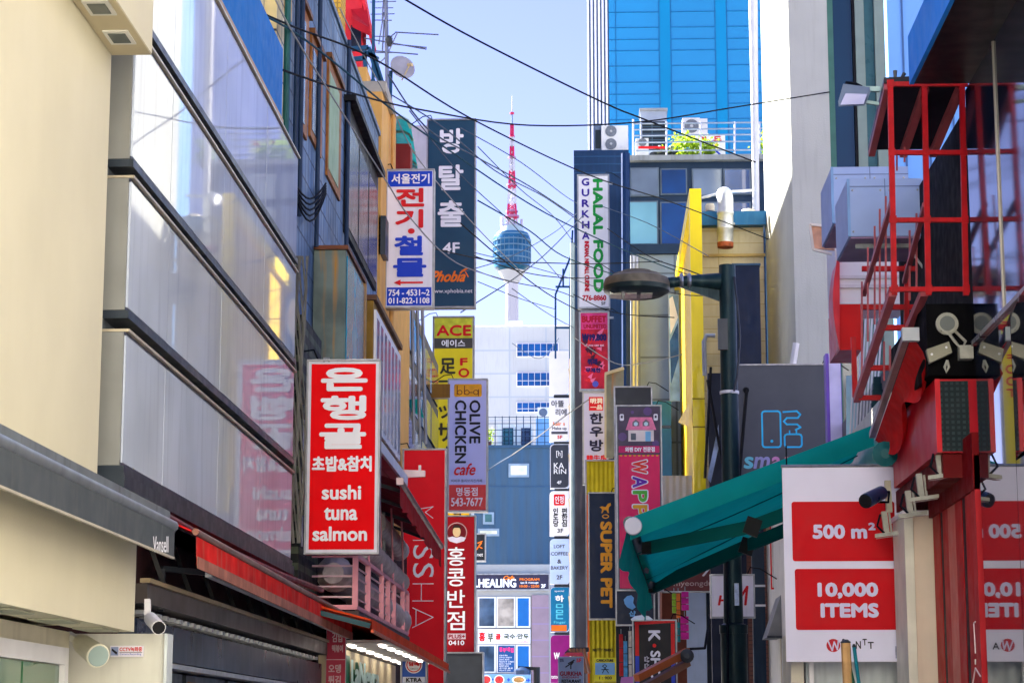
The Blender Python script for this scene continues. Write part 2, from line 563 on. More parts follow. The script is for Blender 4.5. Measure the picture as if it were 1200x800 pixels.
# ---------------------------------------------------------------- glass fronted building with four bands of frosted panes
t = thing('glass_building', 'glass fronted building with stacked bands of frosted panes and a blue top panel', 'building', (-6, 18, 0))
YN, YF, XG = 13.69, 21.5, -3.04
body_m = M('grey cladding', (104, 112, 120), 0.5, 0.2, var=0.08)
endcap_m = M('grey end panel', (140, 142, 138), 0.45, 0.35, var=0.07, streak=0.15, streak_col=(120, 108, 70))
ledge_m = M('dark ledge', (48, 58, 68), 0.4, 0.4, var=0.12, streak=0.3, streak_col=(110, 114, 118))
lip_m = M('pale ledge lip', (196, 186, 160), 0.4, 0.4, var=0.15)
frost = M('frosted pale glass', (186, 196, 212), 0.02, var=0.16, scale=0.7, streak=0.45, streak_col=(150, 158, 178), ior=1.2, spec=.12)
glue = M('dark seam', (70, 74, 90), 0.4)
box('body', body_m, t, -9, -3.2, YN + .02, YF, 3.0, 7.45)
cream_tile = M('cream tile', (222, 206, 152), 0.45, var=0.1, grid=(0.3, 0.42, (70, 74, 80), 0.014))
box('upper_wall', cream_tile, t, -9, -3.42, YN + .02, YF, 7.452, 11.2)
bands = [(3.29, 4.16), (4.306, 5.187), (5.32, 6.217), (6.364, 7.42)]
ys = [YN + .015, 15.0, 17.2, 19.4, YF - .02]
for z0, z1 in bands:
    bnd = MB().box(-3.5, XG - .016, YN, YF, z0, z1).build('glazed_band', endcap_m, t)
    for a, b in zip(ys, ys[1:]):
        box('glass_pane', frost, bnd, XG - .015, XG - random.uniform(0, .004), a + .008, b - .008, z0 + .02, z1 - .02)
    MB().box(XG - .015, XG - .005, YN, YF, z0, z0 + .018).box(XG - .015, XG - .005, YN, YF, z1 - .018, z1).build('edge_strip', glue, bnd)
    box('ledge', ledge_m, bnd, -3.3, XG + .012, YN, YF, z0 - .055, z0 - .003)
    box('upper_lip', lip_m, bnd, -3.3, XG + .02, YN, YF + .01, z1 + .003, z1 + .02)
box('blue_panel', M('blue parapet panel', (8, 116, 196), 0.6, var=0.06, spec=.1), t, -3.4, XG, YN, 20.28, 7.49, 8.2)
box('copper_trim', M('amber trim', (176, 120, 40), 0.4, 0.3), t, -3.4, XG + .015, YN, 20.3, 7.442, 7.487)
box('gutter', ledge_m, t, -3.4, XG + .03, YN - .05, YF, 3.14, 3.23)
box('shade_block', M('unseen shade block', (176, 180, 186), 0.6), t, -12, -4.9, YN + .02, 20.6, 11.2, 14)  # unseen block added to keep the sun off the near right side
# dark restaurant front underneath
shop_dark = M('dark maroon shopfront', (52, 30, 34), 0.6, var=0.25, scale=1.2, streak=0.3, streak_col=(24, 18, 20))
bronze = M('weathered bronze sheet', (92, 84, 80), 0.4, 0.4, var=0.2, scale=1.5, streak=0.4, streak_col=(116, 108, 100))
box('shopfront_wall', shop_dark, t, -9, -3.2, 14.3, 24.4, 0, 3.13)
z0 = onx(193, 712, -3.0).z
gb = box('front_band', bronze, t, -3.19, -3.0, 14.4, 24.2, z0, z0 + .13)
box('rail', M('brass rail', (168, 150, 116), 0.4, 0.4), gb, -3.05, -2.98, 14.4, 24.2, z0 + .135, z0 + .165)
mb = MB()
for i in range(36):
    mb.box(-3.18, -3.04, 14.5 + i * .26, 14.6 + i * .26, z0 - .07, z0 - .04)
mb.box(-3.17, -3.15, 14.5, 24.1, z0 - .06, z0 - .045)
mb.build('vent_grille', pale_metal, gb)
box('lower_band', M('navy shop band', (44, 54, 72), 0.3, 0.2, var=.4, scale=1.1, streak=.3, streak_col=(90, 110, 140)), t, -3.19, -3.06, 14.4, 24.2, 2.1, z0 - .1)
box('lower_rail', pale_metal, t, -3.19, -3.02, 14.4, 23.4, 2.05, 2.085)
for i in range(5):
    y0 = 14.6 + i * 1.9
    wn = MB().box(-3.19, -3.12, y0, y0 + 1.75, 0.9, 2.03).build('window', dark_metal, t)
    box('pane', M('dim shop glass', (40, 52, 70), 0.06, var=0.3, ior=1.6), wn, -3.118, -3.11, y0 + .06, y0 + 1.7, 0.95, 1.9)
    box('sill_board', M('ochre board', (150, 108, 30), 0.5), wn, -3.118, -3.105, y0 + .06, y0 + .8, 1.91, 1.98)
for i in range(9):
    y0 = 15 + i * 1.0
    MB().bar((-3.16, y0, 3.0), (-3.02, y0 + .05, z0 + .16), 0.03).build('strut', black_metal, t)

# red folded awning
t = thing('retracted_awning', 'faded red retracted awning with a stained valance, under the frosted glass bands', 'awning', (-2.8, 19, 2.8))
red_cloth = M('stained red cloth', (220, 40, 36), 0.85, var=0.3, scale=2.4, streak=0.4, streak_col=(190, 120, 100), spec=.1)
red_clean = M('red cloth', (196, 22, 24), 0.75, var=0.12)
ya, yb = 14.75, 24.3
za, zb = onx(228, 622, -2.75).z, onx(415, 725, -2.75).z
MB().slab([(-3.15, 14.3, 3.12), (-2.78, ya, za), (-2.78, yb, zb + .02), (-3.15, yb, 3.12)], (0, 0, .012)).build('fabric', red_clean, t)
MB().tube([(-2.75, ya, za), (-2.75, yb, zb)], 0.024, 10).build('front_bar', M('rusty pink tube', (150, 118, 104), 0.4, 0.5, var=0.3, streak=0.5, streak_col=(150, 70, 50)), t, True)
mb = MB()
n = 60
for i in range(n + 1):
    y = ya + (yb - ya) * i / n
    z = za + (zb - za) * i / n - .03
    wob = .004 * math.sin(i * 1.7)
    for zz, xx in ((z, -2.745), (z - .1, -2.742 + wob), (z - .2 - .004 * math.sin(i * .9), -2.74 - wob)):
        mb.v.append(V((xx, y, zz)))
mb.f += [(3 * i + k, 3 * i + 3 + k, 3 * i + 4 + k, 3 * i + 1 + k) for i in range(n) for k in (0, 1)]
mb.build('valance', red_cloth, t, True)
MB().slab([(-2.734, ya, za - .17), (-2.734, yb, zb - .17), (-2.734, yb, zb - .25), (-2.734, ya, za - .25)], (.008, 0, 0)).build('dirty_hem', M('dirty hem cloth', (176, 116, 100), 0.9, var=.3, scale=4, streak=.5, streak_col=(120, 90, 80)), t)
MB().bar((-2.77, 15.4, 2.72), (-2.77, yb, 2.66), .05).build('lower_bar', pale_metal, t)
a = at(190, 666, 15.2)
MB().bar(a, (-2.77, 15.5, a.z - .01), .04).bar(a, a + V((0, 0, -.3)), .045).build('arm', dark_metal, t)
MB().bar(a + V((.005, -.01, -.1)), a + V((.005, -.01, -.24)), .04).build('arm_sleeve', pale_metal, t)
MB().tube([(-3.05, 14.3, 3.12), (-2.98, 17, 3.05), (-2.9, 20, 3.03), (-2.86, 22.5, 3.06)], .03, 8).build('roller', M('dark red roller', (110, 28, 30), 0.4, 0.3, var=0.3), t, True)
mb = MB()
for p, q in (((116, 555), (124, 546)), ((124, 552), (140, 556)), ((138, 556), (157, 549)), ((120, 575), (143, 583))):
    mb.tube([at(*p, 14.15), at(*q, 14.05)], .006, 5)
props(mb.build('loose_wires', white_cable, None), 'short loose white wires poking out at the corner below the grey end panels', 'wires')
t = thing('junction_box', 'grubby white junction box on a stub beneath the lowest frosted band', 'junction box', at(132, 573, 14.1))
p = at(132, 572, 14.12)
MB().box(p.x - .045, p.x + .04, p.y - .06, p.y, p.z - .04, p.z + .04).build('casing', M('grubby plastic', (186, 180, 150), 0.6, var=0.3, scale=12), t)
MB().bar(p + V((.03, -.03, -.04)), p + V((.07, -.03, -.14)), .02).bar(p + V((-.03, -.03, -.04)), p + V((-.05, -.03, -.12)), .015).build('stub', spk, t)

# ---------------------------------------------------------------- cream tiled stair tower and blue grey tiled building
cream_tile = M('cream tile', (214, 200, 150), 0.45, var=0.1, grid=(0.3, 0.42, (70, 74, 80), 0.014))
t = thing('stair_tower', 'narrow cream tiled tower rising behind the blue parapet panel', 'building', (-6, 22.5, 0))
box('wall', cream_tile, t, -9, -3.3, 21.52, 22.53, 0, 11.2)
MB().tube([(-3.24, 21.9, 3), (-3.24, 21.9, 11)], .035).build('drainpipe', M('green pipe', (28, 84, 84), 0.5), t, True)
box('window', M('amber blind', (196, 152, 60), 0.5), t, -3.3, -3.27, 22.05, 22.4, 9.2, 10.6)
blue_tile = M('blue grey tile', (92, 124, 158), 0.6, var=0.4, scale=1.6, grid=(0.24, 0.34, (52, 74, 100), 0.016), streak=0.85, streak_col=(150, 166, 176), bump=.4, bscale=14)
t = thing('tiled_building', 'weathered blue grey tiled building with tall timber framed windows', 'building', (-6, 28, 0))
wall = box('wall', blue_tile, t, -9, -3.3, 22.55, 32.05, 2.6, 10.63)
box('shade_block', M('unseen shade block', (176, 180, 186), 0.6), t, -12, -6.2, 22.6, 32, 10.63, 18.5)  # added out of view to throw shade across the right facades
box('coping', M('dull coping', (104, 124, 142), 0.6, streak=0.4), t, -9, -3.27, 22.55, 32.08, 10.632, 10.7)
timber = M('weathered timber', (148, 92, 40), 0.6, var=0.25, scale=6, streak=0.4, streak_col=(80, 48, 24))
dim = M('dim window glass', (30, 42, 62), 0.22, var=0.25, ior=1.45, spec=.35)
pale_blind = M('pale green blind', (150, 178, 140), 0.6)
for x0, x1, top, bot in ((352, 357, 5, 165), (363, 374, 40, 186), (383, 396, 68, 236)):
    a, b = onx(x0, top, -3.3), onx(x1, bot, -3.3)
    fr = MB().box(-3.3, -3.27, a.y, b.y, b.z, a.z).build('window', timber, t)
    box('pane', dim if x0 != 383 else pale_blind, fr, -3.27, -3.262, a.y + .08, b.y - .3, b.z + .1, a.z - .15)
    box('lintel', M('lintel', (112, 70, 34), 0.6), fr, -3.3, -3.23, a.y - .05, b.y + .05, a.z, a.z + .06)
a, b = onx(404, 120, -3.3), onx(437, 341, -3.3)
fr = MB().box(-3.3, -3.25, a.y, b.y, b.z, a.z).build('window', black_metal, t)
for k in range(3):
    y0 = a.y + (b.y - a.y) * k / 3
    box('pane', dim, fr, -3.25, -3.242, y0 + .08, y0 + (b.y - a.y) / 3 - .06, b.z + .1, a.z - .25)
box('hood', black_metal, fr, -3.3, -3.14, a.y - .1, b.y + .1, a.z, a.z + .08)
for yy in (22.7, 23.1, 24.6, 27.6):
    MB().tube([(-3.25, yy, 7.2), (-3.25, yy, 10.7)], .028 if yy != 25.05 else .018).build('drainpipe', M('navy pipe', (32, 52, 78), 0.5), t, True)
box('lower_cladding', M('green grey shutters', (62, 74, 62), 0.6, var=0.2, grid=(3, 0.12, (22, 28, 26), 0.03)), t, -9, -3.31, 21.52, 32.05, 0, 2.59)
sh = M('louvred side wall', (72, 82, 66), 0.6, var=0.2, grid=(5, 0.17, (20, 26, 28), 0.05))
box('side_louvres', sh, t, -3.3, -3.12, 22.6, 24.2, 2.6, 6.0)

mb = MB()
for k in range(9):
    px = 345 + k * 1.6 + random.uniform(-1, 1)
    pts = []
    for j in range(9):
        y = 300 + j * 42
        pts.append(at(px + 4 * math.sin(j * 1.3 + k) - j * .5, y, 22.15 + k * .03))
    mb.tube(pts, random.choice((.008, .012, .016)), 5)
props(mb.build('cable_bundle', M('grey cables', (112, 112, 104), 0.6, var=0.3), None), 'tangle of cables hanging down the gap beside the glass building', 'cables')
mb = MB()
for k in range(5):
    pts = [onx(345 + j * 4.6, 215 + 18 * math.sin(j / 8 * math.pi) * (1 + .2 * k) + k * 3, -3.2) for j in range(9)]
    mb.tube(pts, .012, 5)
props(mb.build('looped_cables', black_rubber, None), 'loops of black cable slung on the blue grey tiles', 'cables')
t = thing('white_downpipe', 'white downpipe standing beside the red sushi sign', 'pipe', at(354, 600, 22.8))
MB().tube([at(353, 492, 22.8), at(351, 640, 22.8)], .035).build('pipe', white_paint, t, True)
MB().box(at(350, 0, 22.8).x - .06, at(356, 0, 22.8).x + .05, 22.78, 22.84, at(354, 540, 22.8).z, at(354, 540, 22.8).z + .04).build('clip', steel, t)

# projecting bays
rust = M('rusty painted sheet', (98, 112, 108), 0.55, 0.2, var=0.3, scale=2.5, streak=0.95, streak_col=(170, 118, 26))
t = thing('rusty_bay', 'rusty grey metal bay with a turquoise glass side', 'bay', at(385, 300, 24.7))
YB = 24.7
xr, zt = at(405, 340, YB).x, at(385, 293, YB).z
box('end_panel', rust, t, -3.29, xr, YB, 26.7, 5.3, zt)
box('cap', M('rust brown cap', (112, 66, 42), 0.6, var=0.3), t, -3.29, xr + .03, YB - .04, 26.74, zt + .002, zt + .05)
box('side_glass', M('turquoise glass', (14, 140, 180), 0.15, var=0.35, scale=1.2, ior=1.4, spec=.15), t, xr + .002, xr + .014, YB + .05, 26.65, 5.4, zt - .06)
box('side_frame', M('tan frame', (160, 120, 66), 0.5), t, xr + .002, xr + .03, 26.6, 26.75, 5.3, zt)
t = thing('white_bay', 'brown bay with a row of white framed sash windows behind the sushi sign', 'bay', at(440, 400, 28))
YB = 27.6
xr, zt = at(437, 400, YB).x, at(432, 352, YB).z
box('end_panel', M('brown rusty sheet', (138, 104, 30), 0.55, var=0.3, scale=3, streak=0.7, streak_col=(100, 60, 30)), t, -3.29, xr, YB, 31.3, 5.3, zt)
box('roof_edge', M('dark brown edge', (92, 60, 40), 0.5), t, -3.29, xr + .05, YB - .04, 31.35, zt + .002, zt + .07)
for k in range(7):
    y0 = YB + .1 + k * .52
    wn = MB().box(xr, xr + .03, y0, y0 + .48, 5.5, zt - .1).build('window', white_paint, t)
    box('pane', M('grey sash glass', (112, 128, 150), 0.08, var=0.25, ior=1.55), wn, xr + .03, xr + .036, y0 + .1, y0 + .4, 5.58, zt - .2)
box('underside', M('pink soffit', (196, 92, 108), 0.5, var=0.1), t, -3.29, xr + .09, 26.8, 31.5, 5.18, 5.296)
box('white_lip', white_paint, t, xr + .092, xr + .13, 26.8, 31.5, 5.16, 5.3)
box('side_wall', M('rose wall', (176, 60, 76), 0.6, var=0.15), t, -3.29, xr - .05, 27.0, 31.2, 4.6, 5.178)

# ---------------------------------------------------------------- ochre building and what stands on it
ochre = M('ochre render', (222, 170, 92), 0.75, var=0.08, streak=0.25, streak_col=(170, 118, 60))
t = thing('ochre_building', 'ochre rendered building with a concrete roof cap behind the tiled one', 'building', (-6, 35, 0))
box('wall', ochre, t, -9, -3.26, 32.1, 33.7, 2.6, 11.35)
box('rear_wall', ochre, t, -9, -3.3, 33.7, 37.85, 2.6, 10.3)
box('roof_cap', M('pale concrete', (176, 170, 156), 0.85, streak=0.3), t, -9, -3.2, 32.1, 33.9, 11.352, 11.52)
MB().tube([(-3.2, 33.4, 4), (-3.2, 33.4, 11.35)], .04).build('drainpipe', M('tan pipe', (206, 160, 96), 0.6), t, True)
box('dark_unit', dark_metal, t, -3.29, at(454, 280, 32.4).x, 32.1, 32.58, at(447, 303, 32.4).z, at(447, 258, 32.4).z)
t = thing('red_house', 'red stuccoed rooftop house with a small canopy over its window', 'building', (-5, 38, 8))
red_stucco = M('red stucco', (206, 48, 62), 0.85, var=0.12, bump=0.8, bscale=9)
YH = 36.5
xr = at(424, 50, YH).x
box('wall', red_stucco, t, -7, xr, YH, YH + .7, 8, at(425, -60, YH).z)
MB().slab([at(424, -20, YH - .05), at(436, 44, YH - .05), at(433, 46, YH - .05), at(420, -20, YH - .05)], (0, .8, 0)).build('eave', red_stucco, t)
box('rear_shade_block', M('unseen shade block', (176, 180, 186), 0.6), t, -14, -6.6, YH + .8, 60.5, 8, 22.5)  # hidden block added so the yellow portal's left face falls in shade
p = at(411, 44, YH - .01)
q = at(431, 40, YH - .5)
MB().slab([at(411, 20, YH), at(413, 32, YH - .5), at(432, 42, YH - .5), at(430, 18, YH)], (0, .02, .16)).build('canopy', M('red canopy', (190, 30, 44), 0.6), t)
box('window', dim, t, at(412, 0, YH).x, at(424, 0, YH).x, YH - .02, YH, at(415, 60, YH).z, at(415, 30, YH).z)
t = thing('brick_chimney', 'yellow brick stack beside the red rooftop house', 'chimney', at(392, 20, 34.9))
box('stack', M('yellow brick', (206, 164, 60), 0.8, var=0.15, grid=(0.22, 0.09, (150, 120, 60), 0.012)), t, at(384, 20, 34.9).x, at(399, 20, 34.9).x, 34.9, 35.6, 8, at(390, -40, 34.9).z)
box('cap', ochre, t, at(383, 20, 34.9).x, at(400, 20, 34.9).x, 34.85, 35.65, at(390, -40, 34.9).z, at(390, -44, 34.9).z)
t = thing('roof_ladder', 'blue steel ladder frame on the ochre roof cap', 'ladder', at(430, 105, 34))
blue_steel = M('blue painted steel', (30, 78, 112), 0.45, 0.2)
mb = MB()
for p, q in (((408, 58), (432, 56)), ((432, 56), (448, 107)), ((427, 60), (430, 100)), ((410, 70), (430, 68)), ((424, 97), (440, 96)), ((437, 62), (452, 110)), ((428, 62), (443, 70))):
    mb.bar(at(*p, 34.0), at(*q, 34.0), .07)
mb.build('frame', blue_steel, t)
box('base_block', ochre, t, at(424, 0, 34).x, at(437, 0, 34).x, 33.2, 33.8, 11.52, at(430, 96, 34).z)
t = thing('antenna_mast', 'tall grey mast carrying several comb like television antennas', 'antenna', at(453, 110, 35))
YM = 35
mast_m = M('weathered mast', (120, 128, 148), 0.4, 0.5)
mb = MB().tube([at(454, 112, YM), at(452, -25, YM)], .035, 6)
mb.build('mast', mast_m, t)
def antenna(cx, cy, n, lens, ang, tilt):
    mb = MB()
    a, b = at(cx[0], cy[0], YM), at(cx[1], cy[1], YM)
    mb.tube([a, b], .014, 5)
    for k in range(n):
        p = a.lerp(b, k / max(1, n - 1))
        hl = lens * (0.7 + .3 * ((k * 7) % 5) / 5)
        mb.tube([p + V((-hl, .3 * hl, tilt)), p + V((hl, -.3 * hl, -tilt))], .009, 5)
    return mb
antenna((450, 448), (-12, 24), 6, .24, 0, .02).build('comb_antenna', mast_m, t)
antenna((450, 448), (24, 62), 3, .2, 0, .02).build('comb_antenna', mast_m, t)
mb = MB()
for p, q in (((453, 47), (463, 39)), ((463, 38), (514, 41)), ((427, 45), (500, 58)), ((452, 51), (500, 56)), ((440, 60), (490, 64)), ((444, 52), (450, 15)), ((443, 76), (453, 66)), ((456, 60), (466, 38))):
    mb.tube([at(*p, YM), at(*q, YM)], .012, 5)
mb.build('boom_antenna', mast_m, t)
MB().lathe(at(456, 49, YM), [(.04, -.08), (.06, -.02), (.06, .06), (.03, .1)], (0, 0, 1), 8).build('clamp', dark_metal, t)
t = thing('thin_pole', 'thin dark blue pole standing behind the antenna mast', 'pole', at(437, 105, 34.6))
MB().tube([at(437, 112, 34.6), at(438, -25, 34.6)], .03, 6).build('pole', blue_steel, t)
MB().lathe(at(437, 110, 34.6), [(.07, 0), (.07, .1), (.03, .14)], (0, 0, 1), 8).build('foot', dark_metal, t)
t = thing('satellite_dish', 'round off white satellite dish on a short blue post', 'satellite dish', at(460, 110, 35.5))
c0 = at(471, 80, 35.5)
ax = V((.42, -.85, .25)).normalized()
rd = 15.5 / 2532 * 36
MB().lathe(c0, [(rd * r, -.06 + .09 * r * r) for r in (0.01, .3, .6, .85, 1)] + [(rd * 1.01, .035), (rd * .97, .045)] + [(rd * r, -.05 + .09 * r * r) for r in (.8, .5, .2, .01)], ax, 28).build('dish', M('off white enamel', (166, 166, 176), 0.5, var=0.12, scale=5), t, True)
f = c0 + ax * .2 + V((.06, 0, -.06))
MB().tube([c0 + V((0, 0, -rd)), f], .012, 5).tube([f + V((-.03, .02, .02)), f + V((.05, -.03, 0))], .03, 8).build('feed_arm', M('cream plastic arm', (206, 190, 150), 0.5), t)
MB().tube([at(457, 128, 35.5), at(458, 84, 35.5), c0 + V((0, .06, -.02))], .035, 6).build('post', blue_steel, t)
# green ribbed curved awning
t = thing('ribbed_canopy', 'curved teal canopy with pale ribs beside the ochre wall', 'canopy', at(470, 200, 37))
teal = M('teal sheet', (20, 190, 176), 0.5, var=0.12, fabric=True, trans=0.6)
mb = MB()
st = []
for k in range(9):
    f_ = k / 8
    Y = 36.8 + 6.5 * f_
    st.append([at(459 + 10 * f_, 139 + 68 * f_, Y), at(463 + 10 * f_, 137 + 67 * f_, Y - .1), at(471 + 9 * f_, 137 + 66 * f_, Y - .15), at(478 + 9 * f_, 141 + 64 * f_, Y - .15), at(482 + 9 * f_, 150 + 58 * f_, Y - .1)])
for r_ in st:
    mb.v += r_
mb.f = [(5 * k + j, 5 * k + j + 1, 5 * k + j + 6, 5 * k + j + 5) for k in range(8) for j in range(4)]
mb.build('sheet', teal, t, True)
for k in (0, 2, 4, 6, 8):
    MB().tube([p + V((0, -.04, -.02)) for p in st[k]], .03, 5).build('rib', M('pale green rib', (150, 176, 150), 0.5), t)
MB().tube([r_[0] + V((0, -.04, 0)) for r_ in st], .04, 5).build('wall_rail', M('pale green rib', (150, 176, 150), 0.5), t)
box('bracket_box', M('maroon stub', (124, 40, 40), 0.6), t, -3.29, at(463, 200, 37.8).x, 37.6, 38, at(460, 205, 37.8).z, at(460, 172, 37.8).z)

# mirror glazed narrow building behind
mirror_l = M('mirror glazing', (120, 146, 176), 0.08, 0.7, var=0.4, scale=1.6, bump=0.25, bscale=3)
t = thing('mirror_building', 'narrow building faced with rippled mirror glazing behind the ochre wall', 'building', (-6, 43, 0))
box('core', M('dark core', (52, 58, 66), 0.6), t, -9, -3.5, 38.3, 47, 2, 9.6)
for k in range(5):
    z0 = 4.6 + k * 1.0
    for j in range(4):
        y0 = 38.4 + j * 2.1
        box('mirror_pane', mirror_l, t, -3.5, -3.44 + random.uniform(-.02, .02), y0, y0 + 2.0, z0, z0 + .72)
    box('floor_band', M('slate band', (84, 96, 110), 0.5, 0.2, streak=0.3), t, -3.5, -3.45, 38.35, 46.9, z0 + .74, z0 + .96)
for k in range(3):
    MB().tube([at(483 + 6 * k, 362, 38.2), at(485 + 7 * k, 520, 38.2)], .03).build('drainpipe', M('grey pipe', (142, 146, 146), 0.4, 0.3), t, True)
t = thing('teal_flap', 'small teal cloth flap hanging under the brown sign beam', 'awning', at(485, 480, 40))
MB().slab([at(474, 467, 40), at(490, 466, 40), at(497, 490, 40), at(476, 478, 40)], (0, .03, 0)).build('cloth', teal, t)
MB().bar(at(472, 466, 40), at(497, 466, 39.9), .05).build('rod', pale_metal, t)

# ================================================================= SIGNS ON THE LEFT
def tilted(rect): return rect
# hardware shop sign
s = Sign('projecting_sign', 'white and blue sign with red and blue lettering and a red arrow', (453, 200, 507, 359), 33.0, sign_white, casing_white, .2, .8)
s.panel((454, 201, 506, 219), sign_blue, 'blue_panel')
s.panel((454, 337, 506, 358), sign_blue, 'blue_panel')
s.txt('서울전기', (458, 204, 503, 216), ink_white, .35)
s.txt('전', (463, 221, 497, 243), ink_red, 1.1)
s.txt('기', (463, 246, 496, 268), ink_red, 1.1)
s.disc(482, 271.5, 4, 3.2, ink_red, 'dot', .016)
s.txt('철', (462, 277, 496, 300), ink_blue, 1.1)
s.txt('물', (461, 303, 500, 325), ink_blue, 1.1)
s.poly([(462, 331.5), (470, 328), (470, 330.4), (496, 330.4), (496, 332.6), (470, 332.6), (470, 335)], ink_red, 'arrow', .016)
s.txt('754 - 4531~2', (456, 339.5, 504, 347), ink_white, .25)
s.txt('011-822-1108', (456, 349, 504, 356), ink_white, .25)
s.arm(steel, 280, -3.26)
# escape room sign
navy_face = M('slate navy sign face', (24, 68, 94), 0.4, var=0.06)
orange_ink = M('orange ink', (244, 122, 30), 0.45)
s = Sign('projecting_sign', 'tall slate blue sign with white lettering and an orange word near its foot', (501, 141, 556, 359), 42.0, navy_face, casing_dark, .2, .6)
s.txt('방', (515, 151, 543, 181), ink_white, .9)
s.txt('탈', (514, 194, 543, 224), ink_white, .9)
s.txt('출', (513, 236, 544, 267), ink_white, .9)
s.txt('4F', (519, 285, 539, 298), ink_white, .45)
s.txt('Phobia', (507, 318, 547, 331), orange_ink, .55, slant=.12)
s.stroke([(545, 318), (549, 325)], 1.4, orange_ink, 'hammer_handle')
s.stroke([(542, 318.5), (548, 315)], 2.4, orange_ink, 'hammer_head')
s.txt('www.xphobia.net', (505, 339, 554, 345), ink_white, 0)
s.arm(pale_metal, 172, -3.7, .9)
# massage sign
yel = M('sign yellow', (238, 218, 40), 0.4, var=0.05)
s = Sign('projecting_sign', 'yellow sign with a red heading over a grey band and dark vertical writing', (508, 372, 554, 577), 50.0, yel, casing_white, .2, .5)
s.panel((508.5, 372.5, 553.5, 396), M('yellow green print', (206, 208, 60), 0.4, var=0.2, scale=6), 'heading_panel')
s.txt('ACE', (511, 381, 552, 394), ink_red, .55)
s.panel((508.5, 396.5, 553.5, 408.5), M('grey band print', (76, 74, 72), 0.5), 'grey_band')
s.txt('에이스', (517, 398.5, 545, 407), ink_white, .25)
dk = M('dark grey ink', (60, 58, 44), 0.5)
s.txt('足', (515, 420, 534, 439), dk, .6)
s.txt('F', (539, 420, 548, 429), ink_red, .5)
s.txt('O', (537, 432, 550, 443), ink_red, .5)
s.txt('O', (537, 446, 550, 457), ink_red, .5)
s.txt('T', (537, 460, 550, 470), ink_red, .5)
s.txt('マ', (513, 446, 532, 462), dk, .5)
s.txt('ッ', (514, 476, 530, 491), dk, .5)
s.txt('サ', (511, 496, 532, 518), dk, .6)
s.stroke([(524, 524), (524, 556)], 2.2, dk, 'long_mark')
s.txt('ジ', (512, 562, 532, 582), dk, .6)
s.arm(steel, 430, -3.9)
# chicken cafe sign
lil = M('sign lilac white', (190, 192, 236), 0.4, var=0.03)
s = Sign('projecting_sign', 'lilac white cafe sign with sideways black words and a red foot', (526, 445, 570, 598), 45.0, lil, casing_white, .22, .5)
gold = M('gold print', (236, 164, 20), 0.35, var=0.25, scale=4)
s.panel((532, 450, 564.5, 465), gold, 'gold_badge', .012, rad=2)
bd = M('brown ink', (112, 52, 24), 0.5)
s.ring(538.5, 459.8, 3.2, 3, .9, bd, 'emblem_letter'); s.stroke([(535.6, 452), (535.6, 462)], 1, bd)
s.ring(547, 459.8, 3.2, 3, .9, bd, 'emblem_letter'); s.stroke([(544.1, 452), (544.1, 462)], 1, bd)
s.stroke([(550.5, 460), (553.5, 460)], 1, bd)
s.ring(557.5, 459.8, 3.2, 3, .9, bd, 'emblem_letter'); s.stroke([(560.6, 456.5), (560.6, 464)], 1, bd)
s.txt('OLIVE', (550, 469, 563, 520), ink_black, .45, rot=1)
s.txt('CHICKEN', (533, 469, 546.5, 543), ink_black, .5, rot=1)
s.txt('cafe', (533, 543, 558, 557), ink_red, .35, slant=.15)
s.txt('비비큐 올리브치킨카페', (529, 561.5, 565, 565), ink_black, 0)
s.panel((526.5, 568, 569.5, 597.5), M('salmon red print', (224, 60, 60), 0.4, var=0.05), 'red_foot')
s.txt('명동점', (535, 571, 560, 581), M('pale pink ink', (246, 226, 228), 0.4), .2)
s.txt('543-7677', (529, 583, 566, 593), M('pale pink ink', (246, 226, 228), 0.4), .25)
z1, z2 = s.pt(528, 450).z, s.pt(528, 466).z
box('beam', M('brown box beam', (140, 96, 26), 0.5, var=0.12, streak=0.2), s.root, at(465, 458, 45).x, s.X0 + .02, 44.96, 45.2, z2, z1)
# sushi sign
s = Sign('projecting_sign', 'bright red sushi and tuna sign with white lettering in a pale frame', (360, 423, 443, 647), 22.6, None, casing_white, .16, 4)
s.panel((363.5, 426.5, 439.5, 643.5), sign_red, 'face', .006)
s.txt('은', (375, 431, 430, 459), ink_white, 1.6)
s.txt('행', (375, 464, 429, 493), ink_white, 1.5)
s.txt('골', (374, 497, 429, 527), ink_white, 1.5)
s.txt('초밥&참치', (366, 535, 436, 553.5), ink_white, .8)
s.txt('sushi', (378, 569, 424, 586), ink_white, .7)
s.txt('tuna', (381, 595, 420, 610), ink_white, .7)
s.txt('salmon', (368, 617, 431.5, 634), ink_white, .7)
MB().tube([s.pt(378, 424), s.pt(378, 419.5), s.pt(384, 419.5), s.pt(384, 424)], .012, 6).build('lifting_eye', steel, s.root)
s.arm(dark_metal, 470, -3.29); s.arm(dark_metal, 600, -3.29)
# cosmetics sign
mis = M('cosmetics red', (246, 24, 40), 0.6, var=0.04, spec=.15)
s = Sign('projecting_sign', 'huge plain red sign with thin white sideways lettering', (472, 527, 521, 812), 36.0, mis, casing_white, .3, .5)
s.stroke([(489, 597.5), (507, 594.5), (498, 601), (507, 608)], .9, ink_white)
s.stroke([(484, 634), (508, 634)], .9, ink_white)
s.txt('S', (484, 640, 508.5, 656), ink_white, 0, rot=1)
s.txt('S', (484, 661, 508.5, 678), ink_white, 0, rot=1)
s.stroke([(484, 685), (508, 685)], .9, ink_white); s.stroke([(484, 705), (508, 705)], .9, ink_white); s.stroke([(494, 685), (494, 705)], .9, ink_white)
s.stroke([(484, 713), (508, 724), (484, 736)], .9, ink_white); s.stroke([(488, 715), (488, 734)], .9, ink_white)
s.arm(steel, 560, -3.5)
